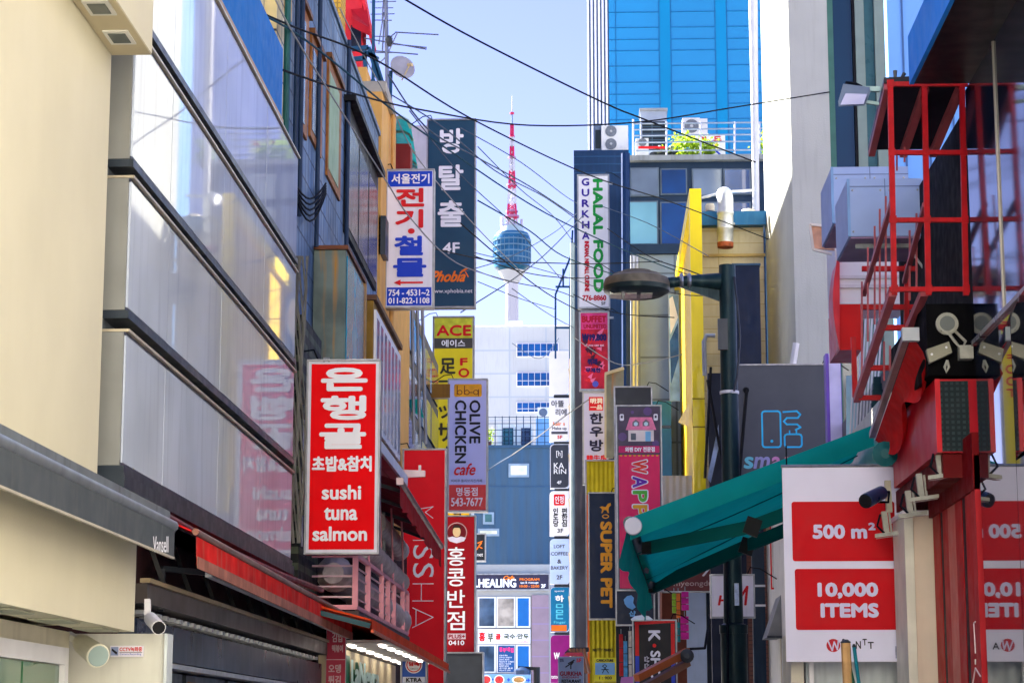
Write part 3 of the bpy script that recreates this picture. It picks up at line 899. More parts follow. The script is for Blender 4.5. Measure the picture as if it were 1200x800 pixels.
# light arm in front of it
t = thing('sign_lamp', 'pale bar lamp reaching out in front of the plain red sign', 'lamp', at(455, 555, 34.5))
a, b = at(450, 554, 34.5), at(497, 553, 34.5)
MB().slab([at(449, 549, 34.5), at(498, 551, 34.5), at(498, 558, 34.5), at(455, 560, 34.5)], (0, .1, 0)).build('housing', M('pale pink aluminium', (214, 196, 202), 0.35, 0.4), t)
MB().bar(at(492, 551, 34.5), at(492, 545, 34.5), .04).build('stay', pale_metal, t)
MB().bar(at(440, 553, 34.6), a + V((0, .06, 0)), .05).build('arm', steel, t)
# noodle restaurant sign
hk = M('noodle house red', (150, 10, 24), 0.6, var=0.06, spec=.15, streak=.15, streak_col=(110, 20, 30))
s = Sign('projecting_sign', 'dark red noodle house sign with a round portrait badge and white brush lettering', (521, 605, 556, 764), 58.0, hk, casing_dark, .3, .5)
s.disc(535, 624, 12.2, 12.2, M('badge rim', (196, 150, 150), 0.5), 'badge', .012)
s.disc(535, 624, 11, 11, M('badge brown', (110, 18, 26), 0.5), 'badge_field', .017)
s.disc(535, 623, 4.6, 6.2, M('portrait skin', (222, 190, 140), 0.5), 'portrait_face', .023)
s.poly([(530, 620), (530.6, 616.5), (533, 614.8), (537, 614.8), (539.4, 616.5), (540, 620), (537.5, 618.2), (532.5, 618.2)], M('portrait hair', (48, 34, 30), 0.6), 'portrait_hair', .029)
s.poly([(524, 630), (530, 628.5), (535, 630), (540, 628.5), (546, 630), (543.5, 634), (535, 636.5), (526.5, 634)], M('portrait collar', (214, 208, 226), 0.5), 'portrait_collar', .029)
for ch, y0, y1 in (('홍', 641, 663), ('콩', 666, 687), ('반', 691, 712), ('점', 716, 738)):
    s.txt(ch, (524, y0, 545, y1), ink_white, .25)
s.panel((525, 742, 546, 748.5), M('pale badge', (222, 200, 206), 0.5), 'floor_badge')
s.txt('PLUS+', (526, 743, 545.3, 747.8), hk, .25)
s.txt('0410', (526, 750, 544.5, 755.5), ink_white, .25)
s.arm(dark_metal, 620, -4.2)
s = Sign('projecting_sign', 'blank charcoal sign box below the noodle house sign', (520, 765, 565, 815), 57.0, None, casing_dark, .5)
s.panel((521, 768, 563.5, 814), M('charcoal panel', (56, 60, 66), 0.5), 'face', .01)
s = Sign('projecting_sign', 'yellow sign of which only the edge shows above the noodle house sign', (521, 599, 550, 660), 60.0, M('sun yellow', (246, 190, 22), 0.4), casing_white, .3, .3)
s.txt('약', (530, 598.5, 542, 604), ink_black, .3)
s = Sign('projecting_sign', 'small black sign with a slanting orange sign beside the noodle house sign', (553, 626, 568, 656), 62.0, M('near black sign', (30, 36, 44), 0.5), casing_dark, .2, .3)
s.stroke([(558, 644), (564, 636)], 1.6, orange_ink); s.stroke([(560, 636), (565, 634)], 1.4, orange_ink); s.stroke([(561, 640), (565, 642)], 1.2, orange_ink)
s.txt('.net', (558, 648, 566, 651.5), ink_white, 0)
# telecom / shop sign at the bottom
s = Sign('projecting_sign', 'blue square sign with a white roundel at the foot of the plain red sign', (471, 771, 499, 806), 31.0, M('ktra blue', (44, 92, 190), 0.4), casing_white, .15, .4)
s.disc(485, 778.5, 10, 10, ink_white, 'roundel', .012)
s.ring(485, 778.5, 8.8, 8.8, 1.2, ink_red, 'roundel_ring')
s.txt('담배', (479, 774.5, 491.5, 780), ink_red, .4)
s.txt('TOBACCO', (480, 782, 490, 784), ink_black, 0)
s.panel((472, 792.5, 498, 799.5), M('pale print', (214, 222, 238), 0.4), 'name_panel')
s.txt('KTRA', (476, 793.6, 494.5, 798.6), ink_black, .35)

# ---------------------------------------------------------------- maroon awning
t = thing('maroon_awning', 'dark maroon awning with a sloping pole, left of the plain red sign', 'awning', at(470, 600, 27))
P1, P2 = at(469, 564, 24.2), at(517, 640, 30.6)
W1, W2 = V((-3.1, 24.0, P1.z + .42)), V((-3.1, 30.6, P2.z + .5))
maroon = M('maroon cloth', (112, 22, 30), 0.8, var=0.2, fabric=True, trans=0.15)
n = 12
mb = MB()
for i in range(n + 1):
    for k in range(5):
        p = W1.lerp(W2, i / n).lerp(P1.lerp(P2, i / n), k / 4)
        mb.v.append(p + V((0, 0, -.05 * math.sin(k / 4 * math.pi))))
mb.f = [(i * 5 + k, i * 5 + k + 1, i * 5 + k + 6, i * 5 + k + 5) for i in range(n) for k in range(4)]
mb.build('cloth', maroon, t, True)
MB().tube([P1, P2], .04, 8).build('pole', M('maroon pole', (134, 86, 88), 0.4, 0.4), t, True)
mb = MB()
for i in range(31):
    p = P1.lerp(P2, i / 30)
    mb.v += [p + V((.0, 0, -.02)), p + V((.02 * math.sin(i * 2.1), 0, -.27 - .03 * math.sin(i * 1.1)))]
mb.f = [(2 * i, 2 * i + 1, 2 * i + 3, 2 * i + 2) for i in range(30)]
mb.build('valance', M('bright red cloth', (206, 28, 34), 0.75, var=0.12, fabric=True, trans=0.3), t, True)
for i in range(4):
    MB().bar(W1.lerp(W2, .1 + i * .26) + V((0, 0, -.2)), P1.lerp(P2, .1 + i * .26) + V((-.02, 0, -.03)), .04).build('stay', dark_metal, t)
MB().box(P1.x - .04, P1.x + .04, P1.y - .05, P1.y, P1.z - .04, P1.z + .04).build('end_cap', M('pink cap', (226, 200, 196), 0.5), t)

# ---------------------------------------------------------------- pink balcony with ducts
t = thing('balcony', 'pink steel balcony with thin rails under the red sushi sign', 'balcony', at(430, 720, 25))
pink = M('pink painted steel', (236, 164, 176), 0.45, 0.1, var=0.08, streak=0.15, streak_col=(150, 90, 90))
XB = -2.62
YA = 2.62 * 2532 / (700 - 418) 
YZ = 30.0
zt, zb = onx(418, 651, XB).z, onx(418, 712, XB).z
mb = MB()
for y in (YA, YA + 1.3, YA + 2.9, YA + 3.7, YA + 4.5, YA + 5.8, YZ):
    MB().bar((XB, y, zb), (XB, y, zt), .06).build('post', pink, t)
for z in (zt, zb):
    mb.bar((XB, YA, z), (XB, YZ, z), .045)
    mb.bar((-3.1, YA, z), (XB, YA, z), .05)
mb.build('rail_frame', pink, t)
mb = MB()
for k in range(1, 5):
    z = zb + (zt - zb) * k / 5
    mb.tube([(-3.1, YA + .03, z), (XB - .02, YA + .03, z), (XB - .02, YZ, z)], .012, 5)
mb.build('thin_rails', M('pale pink rail', (226, 196, 204), 0.4, 0.2), t)
box('slab', M('balcony slab', (96, 84, 84), 0.7), t, -3.28, XB + .04, YA, YZ, zb - .1, zb - .04)
for k in range(4):
    MB().tube([(XB + .02, YA + 1.2 + k * 1.5, zt), (XB - .02, YA + 1.25 + k * 1.5, zt + .95)], .014, 5).build('hanger_rod', pink, t)
box('back_wall', M('dark balcony wall', (40, 34, 38), 0.7, var=0.2), t, -9, -3.15, 24.45, 36, 0, 4.55)
t = thing('ventilation_duct', 'fat segmented silver duct running behind the pink balcony rails', 'duct', (-2.9, 24, 3.4))
def duct(a, b, r, nm, par):
    a, b = V(a), V(b)
    n = 9
    path, rs = [], []
    for i in range(n):
        for f_, k in ((0.03, 1.0), (.5, 1.01), (.9, 1.0), (.94, 1.05), (.97, 1.05), (.99, 1.0)):
            path.append(a.lerp(b, (i + f_) / n)); rs.append(r * k)
    MB().tube(path, rs, 14).build(nm, silver_duct, par, True)
duct(at(392, 672, 24.2), at(466, 728, 30), .19, 'tube', t)
MB().tube([at(392, 672, 24.2) + V((0, -.12, 0)), at(392, 672, 24.2)], [.12, .21], 14).build('end_cap', silver_duct, t, True)
t = thing('ventilation_duct', 'upper silver duct above the balcony, slanting towards the plain red sign', 'duct', (-2.7, 26, 4))
duct(at(425, 640, 25), at(468, 682, 30), .14, 'tube', t)
MB().bar(at(450, 650, 28), at(450, 600, 28), .03).build('strap', steel, t)
t = thing('ventilation_duct', 'dusky duct tucked under the maroon awning', 'duct', (-2.9, 27, 4))
duct(at(440, 612, 27), at(468, 645, 31), .14, 'tube', t)
MB().bar(at(460, 625, 29), at(460, 590, 29), .03).build('strap', steel, t)

# ---------------------------------------------------------------- orange awning and lit shop
t = thing('orange_awning', 'orange red awning over bright tube lamps, low on the left', 'awning', at(480, 760, 26))
P1, P2 = at(434, 727, 21.6), at(528, 780, 32.0)
P1 = V((-2.25, 21.6, P1.z)); P2 = V((-2.2, 32.2, at(528, 779, 32.2).z))
W1, W2 = V((-3.1, 21.6, P1.z + .22)), V((-3.1, 32.2, P2.z + .22))
orange = M('orange red cloth', (230, 74, 26), 0.7, var=0.12, fabric=True, trans=0.2)
MB().slab([W1, P1, P2, W2], (0, 0, .02)).build('cloth', orange, t)
mb = MB()
for i in range(25):
    p = P1.lerp(P2, i / 24)
    mb.v += [p + V((.012, 0, .02)), p + V((.015 + .006 * math.sin(i * 2), 0, -.1))]
mb.f = [(2 * i, 2 * i + 1, 2 * i + 3, 2 * i + 2) for i in range(24)]
mb.build('valance', orange, t, True)
MB().bar(P1 + V((.02, 0, -.1)), P2 + V((.02, 0, -.1)), .03).build('front_bar', M('orange bar', (206, 92, 60), 0.4, 0.2), t)
MB().bar(W1 + V((0, -.02, -.05)), P1 + V((0, -.02, -.05)), .05).build('end_arm', M('teal grey arm', (50, 84, 90), 0.5), t)
t = thing('lit_shop', 'cream shopfront with green lettering under the orange awning', 'shop', (-3.1, 27, 0))
box('wall', M('cream shop wall', (226, 208, 168), 0.6, ribs=(0.18, 0.03), var=0.05), t, -3.15, -3.0, 24.6, 32.5, 0, 2.58)
box('soffit', M('pale soffit', (214, 206, 200), 0.6), t, -3.14, -2.3, 24.5, 32.2, 2.6, 2.63)
green = M('shop green', (16, 128, 88), 0.4)
def plane_l(x, y, o):
    # along the wall: letters run away from the viewer
    return V((-2.985 + o, 25.9 + (x - 405) / 32 * 3.4, 2.48 - (y - 756) / 46 * .44))
lettering(MB(), 'LaNeyra', lambda x, y, o: plane_l(x, y, o) + V((0, -.1, -.012)), (404, 757, 438, 801), 1.3, off=.03).build('letter_sides', green, t)
mb = MB()
lettering(mb, 'LaNeyra', plane_l, (405, 758, 437, 800), .7, off=.06)
mb.build('lettering', M('pale teal letters', (206, 240, 232), 0.4), t)
box('letter_edge', green, t, -2.995, -2.95, 25.6, 26.0, 2.02, 2.5)
tube_m = M('lit tube', (255, 250, 240), 0.4, emit=.9, var=0)
for k in range(7):
    for j in range(2):
        y0 = 24.9 + k * 1.05
        x0 = -2.86 + j * .36
        lt = MB().box(x0, x0 + .05, y0, y0 + .5, 2.575, 2.598).build('lamp_tube', tube_m, t)
s = Sign('projecting_sign', 'narrow rose pink sign with pale vertical writing beside the lit shop', (382, 736, 405, 812), 24.4, M('rose print', (206, 66, 92), 0.5, var=0.08), casing_white, .05, .4)
pk = M('pale rose ink', (240, 206, 214), 0.5)
s.txt('김밥', (389, 740, 402, 752), pk, .3); s.txt('떡볶이', (389, 755, 402, 764), pk, .3)
s.panel((382.5, 772, 404.5, 772.8), pk, 'rule')
s.txt('오뎅', (385, 778, 400, 788), pk, .3); s.txt('튀김', (385, 791, 400, 801), pk, .3)
s.arm(black_metal, 738, -3.2, .05)

# ================================================================= END OF THE STREET AND TOWER
# broadcasting tower on the hill
t = thing('observation_tower', 'slender white tower with a blue glazed lookout and a red and white lattice mast', 'tower', at(600, 400, 1463))
YT = 1463
tw = M('tower concrete', (206, 210, 218), 0.7, var=0.03, scale=.05)
tb = M('tower glazing', (44, 104, 148), 0.25, var=0.25, scale=.1)
trd = M('tower red', (204, 48, 98), 0.6, scale=.1)
tp = M('tower pale steel', (206, 212, 226), 0.6, scale=.1)
m_px = 1463 / 2532 * 1.03
xc = at(600, 330, YT).x
Z = lambda y: at(600, y, YT).z
cyl = lambda y0, y1, r0, r1, mat, nm, par=t, n=28: MB().lathe((xc, YT, 0), [(r0 * m_px, Z(y0)), (r1 * m_px, Z(y1))], (0, 0, 1), n).build(nm, mat, par, True)
cyl(520, 320, 9.2, 7.0, tw, 'shaft')
for k in range(3):
    cyl(330 - k * 4, 318, 9 + k, 16, tw, 'flare') if k == 0 else None
deck = MB().lathe((xc, YT, 0), [(13 * m_px, Z(320)), (20.5 * m_px, Z(314)), (21.5 * m_px, Z(306)), (21.5 * m_px, Z(280)), (19 * m_px, Z(274)), (0.1, Z(273.9))], (0, 0, 1), 32).build('lookout', tb, t, True)
for y in (312, 304, 297, 290, 283, 277):
    rr = 22.2 if 279 < y < 310 else 20.6
    MB().lathe((xc, YT, 0), [(rr * m_px, Z(y + .9)), (rr * m_px, Z(y - .5)), ((rr - 1.5) * m_px, Z(y - .5))], (0, 0, 1), 32).build('floor_ring', M('tower ring', (104, 146, 172), 0.5, scale=.1), deck)
for k in range(26):
    a = 2 * math.pi * k / 26
    p = V((xc + 22 * m_px * math.cos(a), YT + 22 * m_px * math.sin(a), Z(309)))
    MB().bar(p, V((p.x, p.y, Z(281))), .35).build('mullion', M('tower ring', (104, 146, 172), 0.5, scale=.1), deck)
cyl(274, 266, 15, 12.5, M('tower upper deck', (176, 206, 212), 0.5, scale=.1), 'upper_deck')
cyl(266, 261, 12.5, 6, tp, 'roof')
for k in range(16):
    a = k * 2.4
    r_ = random.uniform(8, 13) * m_px
    p = V((xc + r_ * math.cos(a), YT + r_ * math.sin(a), Z(266)))
    MB().tube([p, p + V((0, 0, random.uniform(2, 7)))], random.uniform(.4, 1.0), 6).build('roof_antenna', tp, t)
def lattice(y0, y1, r0, r1, mat):
    mb = MB()
    z0, z1 = Z(y0), Z(y1)
    n = max(2, int((z1 - z0) / 4))
    c = lambda i, f_: V((xc + ((-1, 1, 1, -1)[i]) * (r0 + (r1 - r0) * f_) * m_px, YT + ((-1, -1, 1, 1)[i]) * (r0 + (r1 - r0) * f_) * m_px, z0 + (z1 - z0) * f_))
    for i in range(4):
        mb.bar(c(i, 0), c(i, 1), 1.2)
        for k in range(n):
            mb.bar(c(i, k / n), c((i + 1) % 4, (k + 1) / n), .65)
            mb.bar(c((i + 1) % 4, k / n), c(i, (k + 1) / n), .65)
    mb.build('mast_section', mat, t)
lattice(262, 240, 5.2, 4.2, trd)
lattice(240, 222, 4.2, 3.6, tp)
lattice(222, 201, 3.6, 2.6, trd)
lattice(201, 186, 2.4, 2.0, tp)
lattice(186, 172, 2.0, 1.7, trd)
lattice(172, 160, 1.7, 1.4, tp)
lattice(160, 146, 1.4, 1.2, trd)
cyl(262, 146, 2.0, .8, tp, 'mast_core', n=8)
cyl(146, 131, 1.1, .8, M('tower blue grey', (110, 140, 170), 0.6), 'mast_top', n=8)
cyl(131, 112, .6, .35, tp, 'needle', n=8)
for y, r_ in ((254, 8.5), (248, 7), (217, 6.2), (185, 4.6), (160, 3.2), (133, 2.6)):
    cyl(y + 1, y - 1, r_, r_, M('tower platform', (176, 120, 160), 0.6, scale=.1) if y > 180 else trd, 'platform', n=14)

# white office block far behind
wh = M('white panel cladding', (184, 190, 194), 0.75, var=0.05, scale=.3, streak=.12, grid=(2.4, 1.55, (160, 172, 184), 0.05), spec=.2)
def office(Y, rect, mat, name, label, depth=18, cat='building'):
    x0, y0, x1 = rect
    xa, xb, zt = at(x0, 500, Y).x, at(x1, 500, Y).x, at((x0 + x1) / 2, y0, Y).z
    t = thing(name, label, cat, ((xa + xb) / 2, Y, 0))
    box('wall', mat, t, xa, xb, Y, Y + depth, 0, zt)
    return t
YW = 140
t = office(YW, (538, 383, 668), wh, 'office_block', 'white panelled block with three rows of blue windows, far end of the street')
box('parapet', white_paint, t, at(538, 0, YW).x - .1, at(668, 0, YW).x + .1, YW - .15, YW + 18.1, at(600, 383, YW).z, at(600, 381.5, YW).z)
bl = M('blue office glass', (10, 74, 140), 0.2, var=0.3, scale=.6, ior=1.45, spec=.3)
for y0, y1 in ((402, 418.5), (436, 453), (471, 483.5)):
    a, b = at(605, y1, YW), at(655, y0, YW)
    wn = MB().box(a.x, b.x, YW - .1, YW, a.z, b.z).build('window_row', white_paint, t)
    n = 7
    for k in range(n):
        w_ = (b.x - a.x) / n
        zm = (a.z + b.z) / 2 - .1
        for z0, z1 in ((a.z + .05, zm - .025), (zm + .025, b.z - .05)):
            box('pane', bl, wn, a.x + k * w_ + .02 + .05 * (k == 0), a.x + (k + 1) * w_ - .02 - .05 * (k == n - 1), YW - .13, YW - .101, z0, z1)
props(box('roof_hut', M('pale blue hut', (198, 222, 246), 0.5), None, at(596, 0, 165).x, at(612, 0, 165).x, 165, 170, 20, at(604, 376, 165).z), 'pale blue lift hut just showing above the white block', 'hut')
# blue corrugated building in front of it
YC = 100
corr = M('blue corrugated sheet', (58, 84, 106), 0.5, 0.1, var=0.06, scale=.3, ribs=(0.55, 0.08), streak=0.12)
t = office(YC, (556, 523, 676), corr, 'corrugated_building', 'blue corrugated building with two tiny windows under the roof plant')
box('roof_edge', M('blue roof edge', (48, 76, 100), 0.5), t, at(556, 0, YC).x - .05, at(676, 0, YC).x + .05, YC - .12, YC + 18, at(600, 525, YC).z, at(600, 521.5, YC).z)
box('seam', M('dark blue seam', (50, 80, 110), 0.5), t, at(556, 0, YC).x, at(676, 0, YC).x, YC - .03, YC - .001, at(600, 570.5, YC).z, at(600, 569.5, YC).z)
for x0, x1, y0, y1, m2 in ((596, 620, 543, 559, M('pale warm pane', (206, 206, 180), 0.4, var=0.2, scale=2)), (566, 579, 600, 614, M('green pane', (52, 92, 96), 0.1, var=0.3)), (560, 585, 619, 628, M('pale warm pane', (206, 206, 180), 0.4))):
    a, b = at(x0, y1, YC), at(x1, y0, YC)
    wn = MB().box(a.x, b.x, YC - .08, YC - .002, a.z, b.z).build('window', M('steel window frame', (130, 148, 164), 0.5), t)
    box('pane', m2, wn, a.x + .1, b.x - .1, YC - .1, YC - .081, a.z + .1, b.z - .1)
# its roof plant
zr = at(600, 522, YC).z
def cooling(x0, x1, y0, label, grille):
    a, b = at(x0, 522, YC + 3), at(x1, y0, YC + 3)
    t = thing('cooling_unit', label, 'cooling unit', (a.x, YC + 3, zr), 'roof plant on the corrugated building')
    box('casing', M('beige casing', (206, 208, 204), 0.5, var=0.05), t, a.x, b.x, YC + 3, YC + 4.2, zr, b.z)
    w_ = b.x - a.x
    box('grille', grille, t, a.x + w_ * .3, b.x - .1, YC + 2.96, YC + 2.999, zr + .15, b.z - .18)
cooling(583, 604, 497, 'boxy rooftop cooling unit with a green grille, left one of the pair', M('green grille', (40, 96, 110), 0.5, grid=(.2, .2, (20, 50, 60), .03)))
cooling(605, 624, 497, 'boxy rooftop cooling unit with a dark blue grille, right one of the pair', M('blue grille', (48, 66, 96), 0.5, grid=(.2, .2, (24, 34, 56), .03)))
t = thing('roof_railing', 'dark railing along the roof of the corrugated building', 'railing', at(600, 522, YC + .5))
mb = MB()
for k in range(5):
    z = zr + .2 + k * .3
    mb.bar(V((at(573, 0, YC + .4).x, YC + .4, z)), V((at(660, 0, YC + .4).x, YC + .4, z)), .03)
mb.build('rails', M('blue black rail', (40, 66, 92), 0.5), t)
mb = MB()
for k in range(12):
    x = at(573 + k * 8, 0, YC + .4).x
    MB().bar((x, YC + .4, zr), (x, YC + .4, zr + 1.45), .04).build('post', M('blue black rail', (40, 66, 92), 0.5), t)
t = thing('air_conditioner', 'white fan unit on a blue box behind the roof railing', 'air conditioner', at(637, 500, YC + 8))
a, b = at(630, 490, YC + 8), at(645, 477, YC + 8)
box('stand', M('blue box', (110, 156, 196), 0.5), t, at(627, 0, YC + 8).x, at(650, 0, YC + 8).x, YC + 8, YC + 10, zr, a.z)
box('casing', white_paint, t, a.x, b.x, YC + 8, YC + 9, a.z, b.z)
MB().lathe(at(636.5, 483, YC + 7.99), [(.21, 0), (.21, .02), (.1, .03)], (0, -1, 0), 20).build('fan', M('grey fan', (92, 104, 122), 0.5), t)
t = thing('roof_plant', 'yellow green potted shrub at the left end of the roof railing', 'plant', at(571, 520, YC + 1))
leaf = M('fresh leaf', (150, 180, 40), 0.6, var=0.3, scale=6, fabric=True, trans=0.4)
def foliage(c, rx, rz, n, size, mat, parent, name='foliage'):
    mb = MB()
    for _ in range(n):
        p = V(c) + V((random.gauss(0, rx * .5), random.gauss(0, rx * .5), random.uniform(-rz, rz)))
        u = V((random.uniform(-1, 1), random.uniform(-1, 1), random.uniform(-1, 1))).normalized() * size * random.uniform(.6, 1.3)
        v = u.orthogonal().normalized() * size * .45
        mb.add([p, p + u * .5 + v, p + u, p + u * .5 - v], [(0, 1, 2, 3)])
    return mb.build(name, mat, parent)
p = at(571.5, 514, YC + 1)
foliage(p, .22, .5, 160, .16, leaf, t)
MB().lathe((p.x, p.y, zr), [(.15, 0), (.2, .3), (.18, .32)], (0, 0, 1), 12).build('pot', M('terracotta', (140, 76, 52), 0.7), t)

# low shop building with the black fascia
YS = 92
t = office(YS, (552, 661, 645), M('pale fascia', (146, 146, 146), 0.55, var=0.04), 'low_shop', 'low pale shop building with a black fascia and glass front at the street end', 7)
s = Sign('fascia_sign', 'long black fascia sign with white capitals and an orange note', (555, 673, 643, 690), YS - .14, M('plum black sign', (44, 42, 64), 0.4), casing_dark, .12, .2)
s.txt('.HEALING', (558, 677.5, 605, 688), ink_white, .45)
s.txt('Cafe', (590, 674, 603, 679), orange_ink, .3, slant=.2)
s.txt('PROGRAM', (609, 677, 632, 680), orange_ink, .1)
s.txt('spa & massage', (610, 681, 631, 684), ink_white, 0)
s.txt('10:00 - 22:00', (609, 685, 632, 688), orange_ink, .1)
s.txt('2F', (634, 684, 639.5, 688.5), ink_white, .2)
pink_tile = M('mauve tile', (136, 116, 128), 0.5, var=0.06, grid=(6, .68, (130, 112, 140), .03))
box('tiled_pier', pink_tile, t, at(622, 0, YS).x, at(641, 0, YS).x, YS - .1, YS - .002, 0, at(630, 697, YS).z)
def pane(x0, y0, x1, y1, mat, nm='window', fr=white_paint, Y=YS, g=.12):
    a, b = at(x0, y1, Y), at(x1, y0, Y)
    wn = MB().box(a.x, b.x, Y - .08, Y - .002, a.z, b.z).build(nm, fr, t)
    box('pane', mat, wn, a.x + g * .5, b.x - g * .5, Y - .1, Y - .081, a.z + g * .5, b.z - g * .5)
shopg = M('shop glass', (64, 84, 108), 0.06, var=0.6, scale=1.1, ior=1.6)
shopw = M('shop glass with goods', (150, 140, 130), 0.1, var=0.6, scale=1.6)
bluep = M('blue poster', (16, 92, 158), 0.35, var=0.08)
pane(560, 699, 581, 735, shopg); pane(582, 699, 604, 735, shopw); pane(605, 699, 621.5, 735, bluep)
pane(560, 755, 581, 788, shopg); pane(582, 755, 604, 788, M('navy menu board', (20, 74, 128), 0.4)); pane(605, 755, 621.5, 788, bluep)
s = Sign('shop_banner', 'white banner with red and dark characters between two rows of shop windows', (560, 736.5, 621.5, 754), YS - .15, sign_white, casing_white, .05, .2)
s.txt('홍', (561, 740, 569, 751), ink_red, .5); s.txt('부', (571.5, 741, 578, 752), M('olive ink', (60, 72, 40), 0.5), .35)
s.txt('골', (580.5, 742, 587, 749), ink_red, .5); s.txt('국수·만두', (590, 742, 620, 748.5), M('olive ink', (60, 72, 40), 0.5), .3)
s.txt('noodle', (606, 750, 619, 752.8), ink_red, 0)
s = Sign('menu_board', 'navy menu board with pink heading and lines of white writing', (583.5, 756, 603, 787), YS - .12, M('navy menu print', (22, 72, 126), 0.4), casing_dark, .02, .1)
for k, cx in enumerate((587, 591, 595.5, 600)):
    s.txt('흥부네집'[k], (cx - 2, 757.5 + (k % 2), cx + 2, 763 + (k % 2)), M('magenta ink', (226, 60, 130), 0.5), .3)
for k in range(8):
    s.txt(('오늘의 메뉴', '잔치국수 비빔국수', '손만두 찐만두', '떡만두국 수제비', '칼국수 바지락', '해물파전 김치전', '공기밥 음료', '영업시간 안내')[k], (585, 766.5 + k * 2.5, 590 + (k * 5) % 8 + 5, 768.3 + k * 2.5), ink_white, 0)
s = Sign('food_banner', 'blue banner of round food pictures along the foot of the shop front', (563, 789, 622, 812), YS - .2, M('pale blue banner', (108, 150, 214), 0.4, var=0.1), casing_white, .05, .2)
for k, cx in enumerate((570, 585, 608)):
    s.disc(cx, 796, 6 if k < 2 else 8, 5.6 if k < 2 else 4.5, ink_white, 'plate', .012)
    s.disc(cx, 796, 5 if k < 2 else 6.5, 4.6 if k < 2 else 3.4, M(('red food', 'red food', 'brown food')[k], ((196, 52, 50), (196, 52, 50), (180, 130, 70))[k], 0.5, var=0.4, scale=8), 'food', .018)
s.txt('+', (576, 794, 579, 797), ink_blue, .3); s.txt('+', (594, 794, 598, 798), ink_blue, .3); s.txt('→', (616, 794, 621, 799), ink_blue, .3)
t = thing('slim_lamp_post', 'thin black lamp post with a short arm before the low shop', 'lamp post', at(629, 800, 78))
MB().tube([V((at(629, 790, 78).x, 78, 0)), at(629, 781, 78)], .12, 8).build('post', black_metal, t)
MB().bar(at(629, 783, 78), at(607, 782, 78), .12).build('arm', black_metal, t)
MB().lathe(at(612, 785, 78), [(.3, -.15), (.32, 0), (.1, .12)], (0, 0, 1), 12).build('lamp_head', M('blue black lamp', (40, 60, 90), 0.4), t)

# ================================================================= RIGHT SIDE, FAR
# blue glass tower
gl = M('blue curtain glass', (18, 128, 182), 0.06, var=0.22, scale=.05, ior=1.7, coat=0.3)
t = thing('glass_tower', 'tall blue curtain walled tower with a ribbed white corner', 'building', at(795, 190, 150))
YG = 150
xa, xm, xb = at(688, 100, YG).x, at(714, 100, YG).x, at(905, 100, YG).x
ztop = 85
box('curtain_wall', gl, t, xm, xb, YG, YG + 25, 0, ztop)
ribm = M('ribbed white cladding', (214, 224, 240), 0.45, var=0.04)
box('white_corner', M('grey channel', (120, 140, 170), 0.5), t, xa, xm, YG + .3, YG + 25, 0, ztop)
for k in range(6):
    w_ = (xm - xa) / 6
    box('rib', ribm, t, xa + k * w_ + .02, xa + (k + .62) * w_, YG - .05, YG + .29, 0, ztop)
jn = M('dark joint', (4, 100, 152), 0.4)
mb = MB()
for x in (722, 773, 787, 839, 853):
    X = at(x, 100, YG).x
    mb.box(X - .022, X + .022, YG - .05, YG - .002, 0, ztop)
for (xl, xr), yl in (((714, 773), (14, 32, 46, 59, 77, 96, 110, 122, 140)), ((787, 839), (14, 32, 46, 59, 77, 96, 110, 122, 140)), ((853, 903), (14, 32, 46, 59, 77, 96, 110, 122, 140))):
    for y in yl:
        z = at(800, y, YG).z
        mb.box(at(xl, 100, YG).x, at(xr, 100, YG).x, YG - .046, YG - .003, z - .025, z + .025)
mb.build('joints', jn, t)
pn = M('light blue glass strip', (18, 128, 180), 0.12, var=0.1, scale=.12)
for x0, x1 in ((773, 787), (839, 853)):
    box('pale_strip', pn, t, at(x0, 100, YG).x + .06, at(x1, 100, YG).x - .06, YG - .03, YG - .004, 0, ztop)

# navy building that carries the halal restaurant signs
YN2 = 62
t = thing('navy_building', 'navy panelled building carrying the halal restaurant sign', 'building', at(706, 400, YN2))
navy = M('navy panel', (8, 44, 80), 0.45, var=0.1, scale=.8, streak=0.15, streak_col=(60, 100, 150))
x0, x1 = at(673, 300, YN2).x, at(738, 300, YN2).x
box('wall', navy, t, x0, x1, YN2, YN2 + 9, 0, at(700, 176, YN2).z)
mb = MB()
for y in (183, 192, 202):
    z = at(700, y, YN2).z
    mb.box(x0, x1, YN2 - .02, YN2 - .002, z - .03, z)
mb.build('panel_joints', M('pale navy', (30, 70, 110), 0.4), t)
box('lower_wall', M('grey green wall', (58, 56, 66), 0.5, var=0.4, scale=1.2, streak=0.5, streak_col=(104, 92, 96)), t, x0 - .02, x1 - .6, YN2 - .1, YN2 - .003, 0, at(700, 365, YN2).z)
mb = MB()
for p, q in (((651, 345), (669, 300)), ((651, 345), (651, 420)), ((668, 336), (668, 420)), ((651, 336), (668, 336)), ((651, 384), (668, 384)), ((660, 315), (660, 336)), ((671, 270), (668, 340))):
    mb.bar(at(*p, 64), at(*q, 64), .055)
props(mb.build('steel_cage', M('blue cage steel', (24, 74, 116), 0.5), None), 'blue steel cage balcony hanging beside the navy building', 'balcony')
mb = MB().tube([at(671, 285, 61.5), at(671, 812, 61.5)], .07, 8)
props(mb.build('service_pipe', M('pale pipe', (160, 176, 176), 0.4, 0.3, streak=0.3), None), 'pale service pipe running down the left edge of the navy building', 'pipe')
t = thing('utility_pole', 'weathered pole holding up the stack of rounded signs', 'pole', at(672, 800, 68))
MB().tube([at(670, 400, 70), at(671, 830, 70)], .09, 8).build('pole', M('brown steel', (92, 76, 66), 0.5, 0.3), t)
for y in (440, 483, 540, 592, 655, 706):
    MB().bar(at(668, y - 8, 69.8), at(670, y + 8, 69.8), .12).build('clamp', M('cream clamp', (222, 196, 158), 0.5), t)

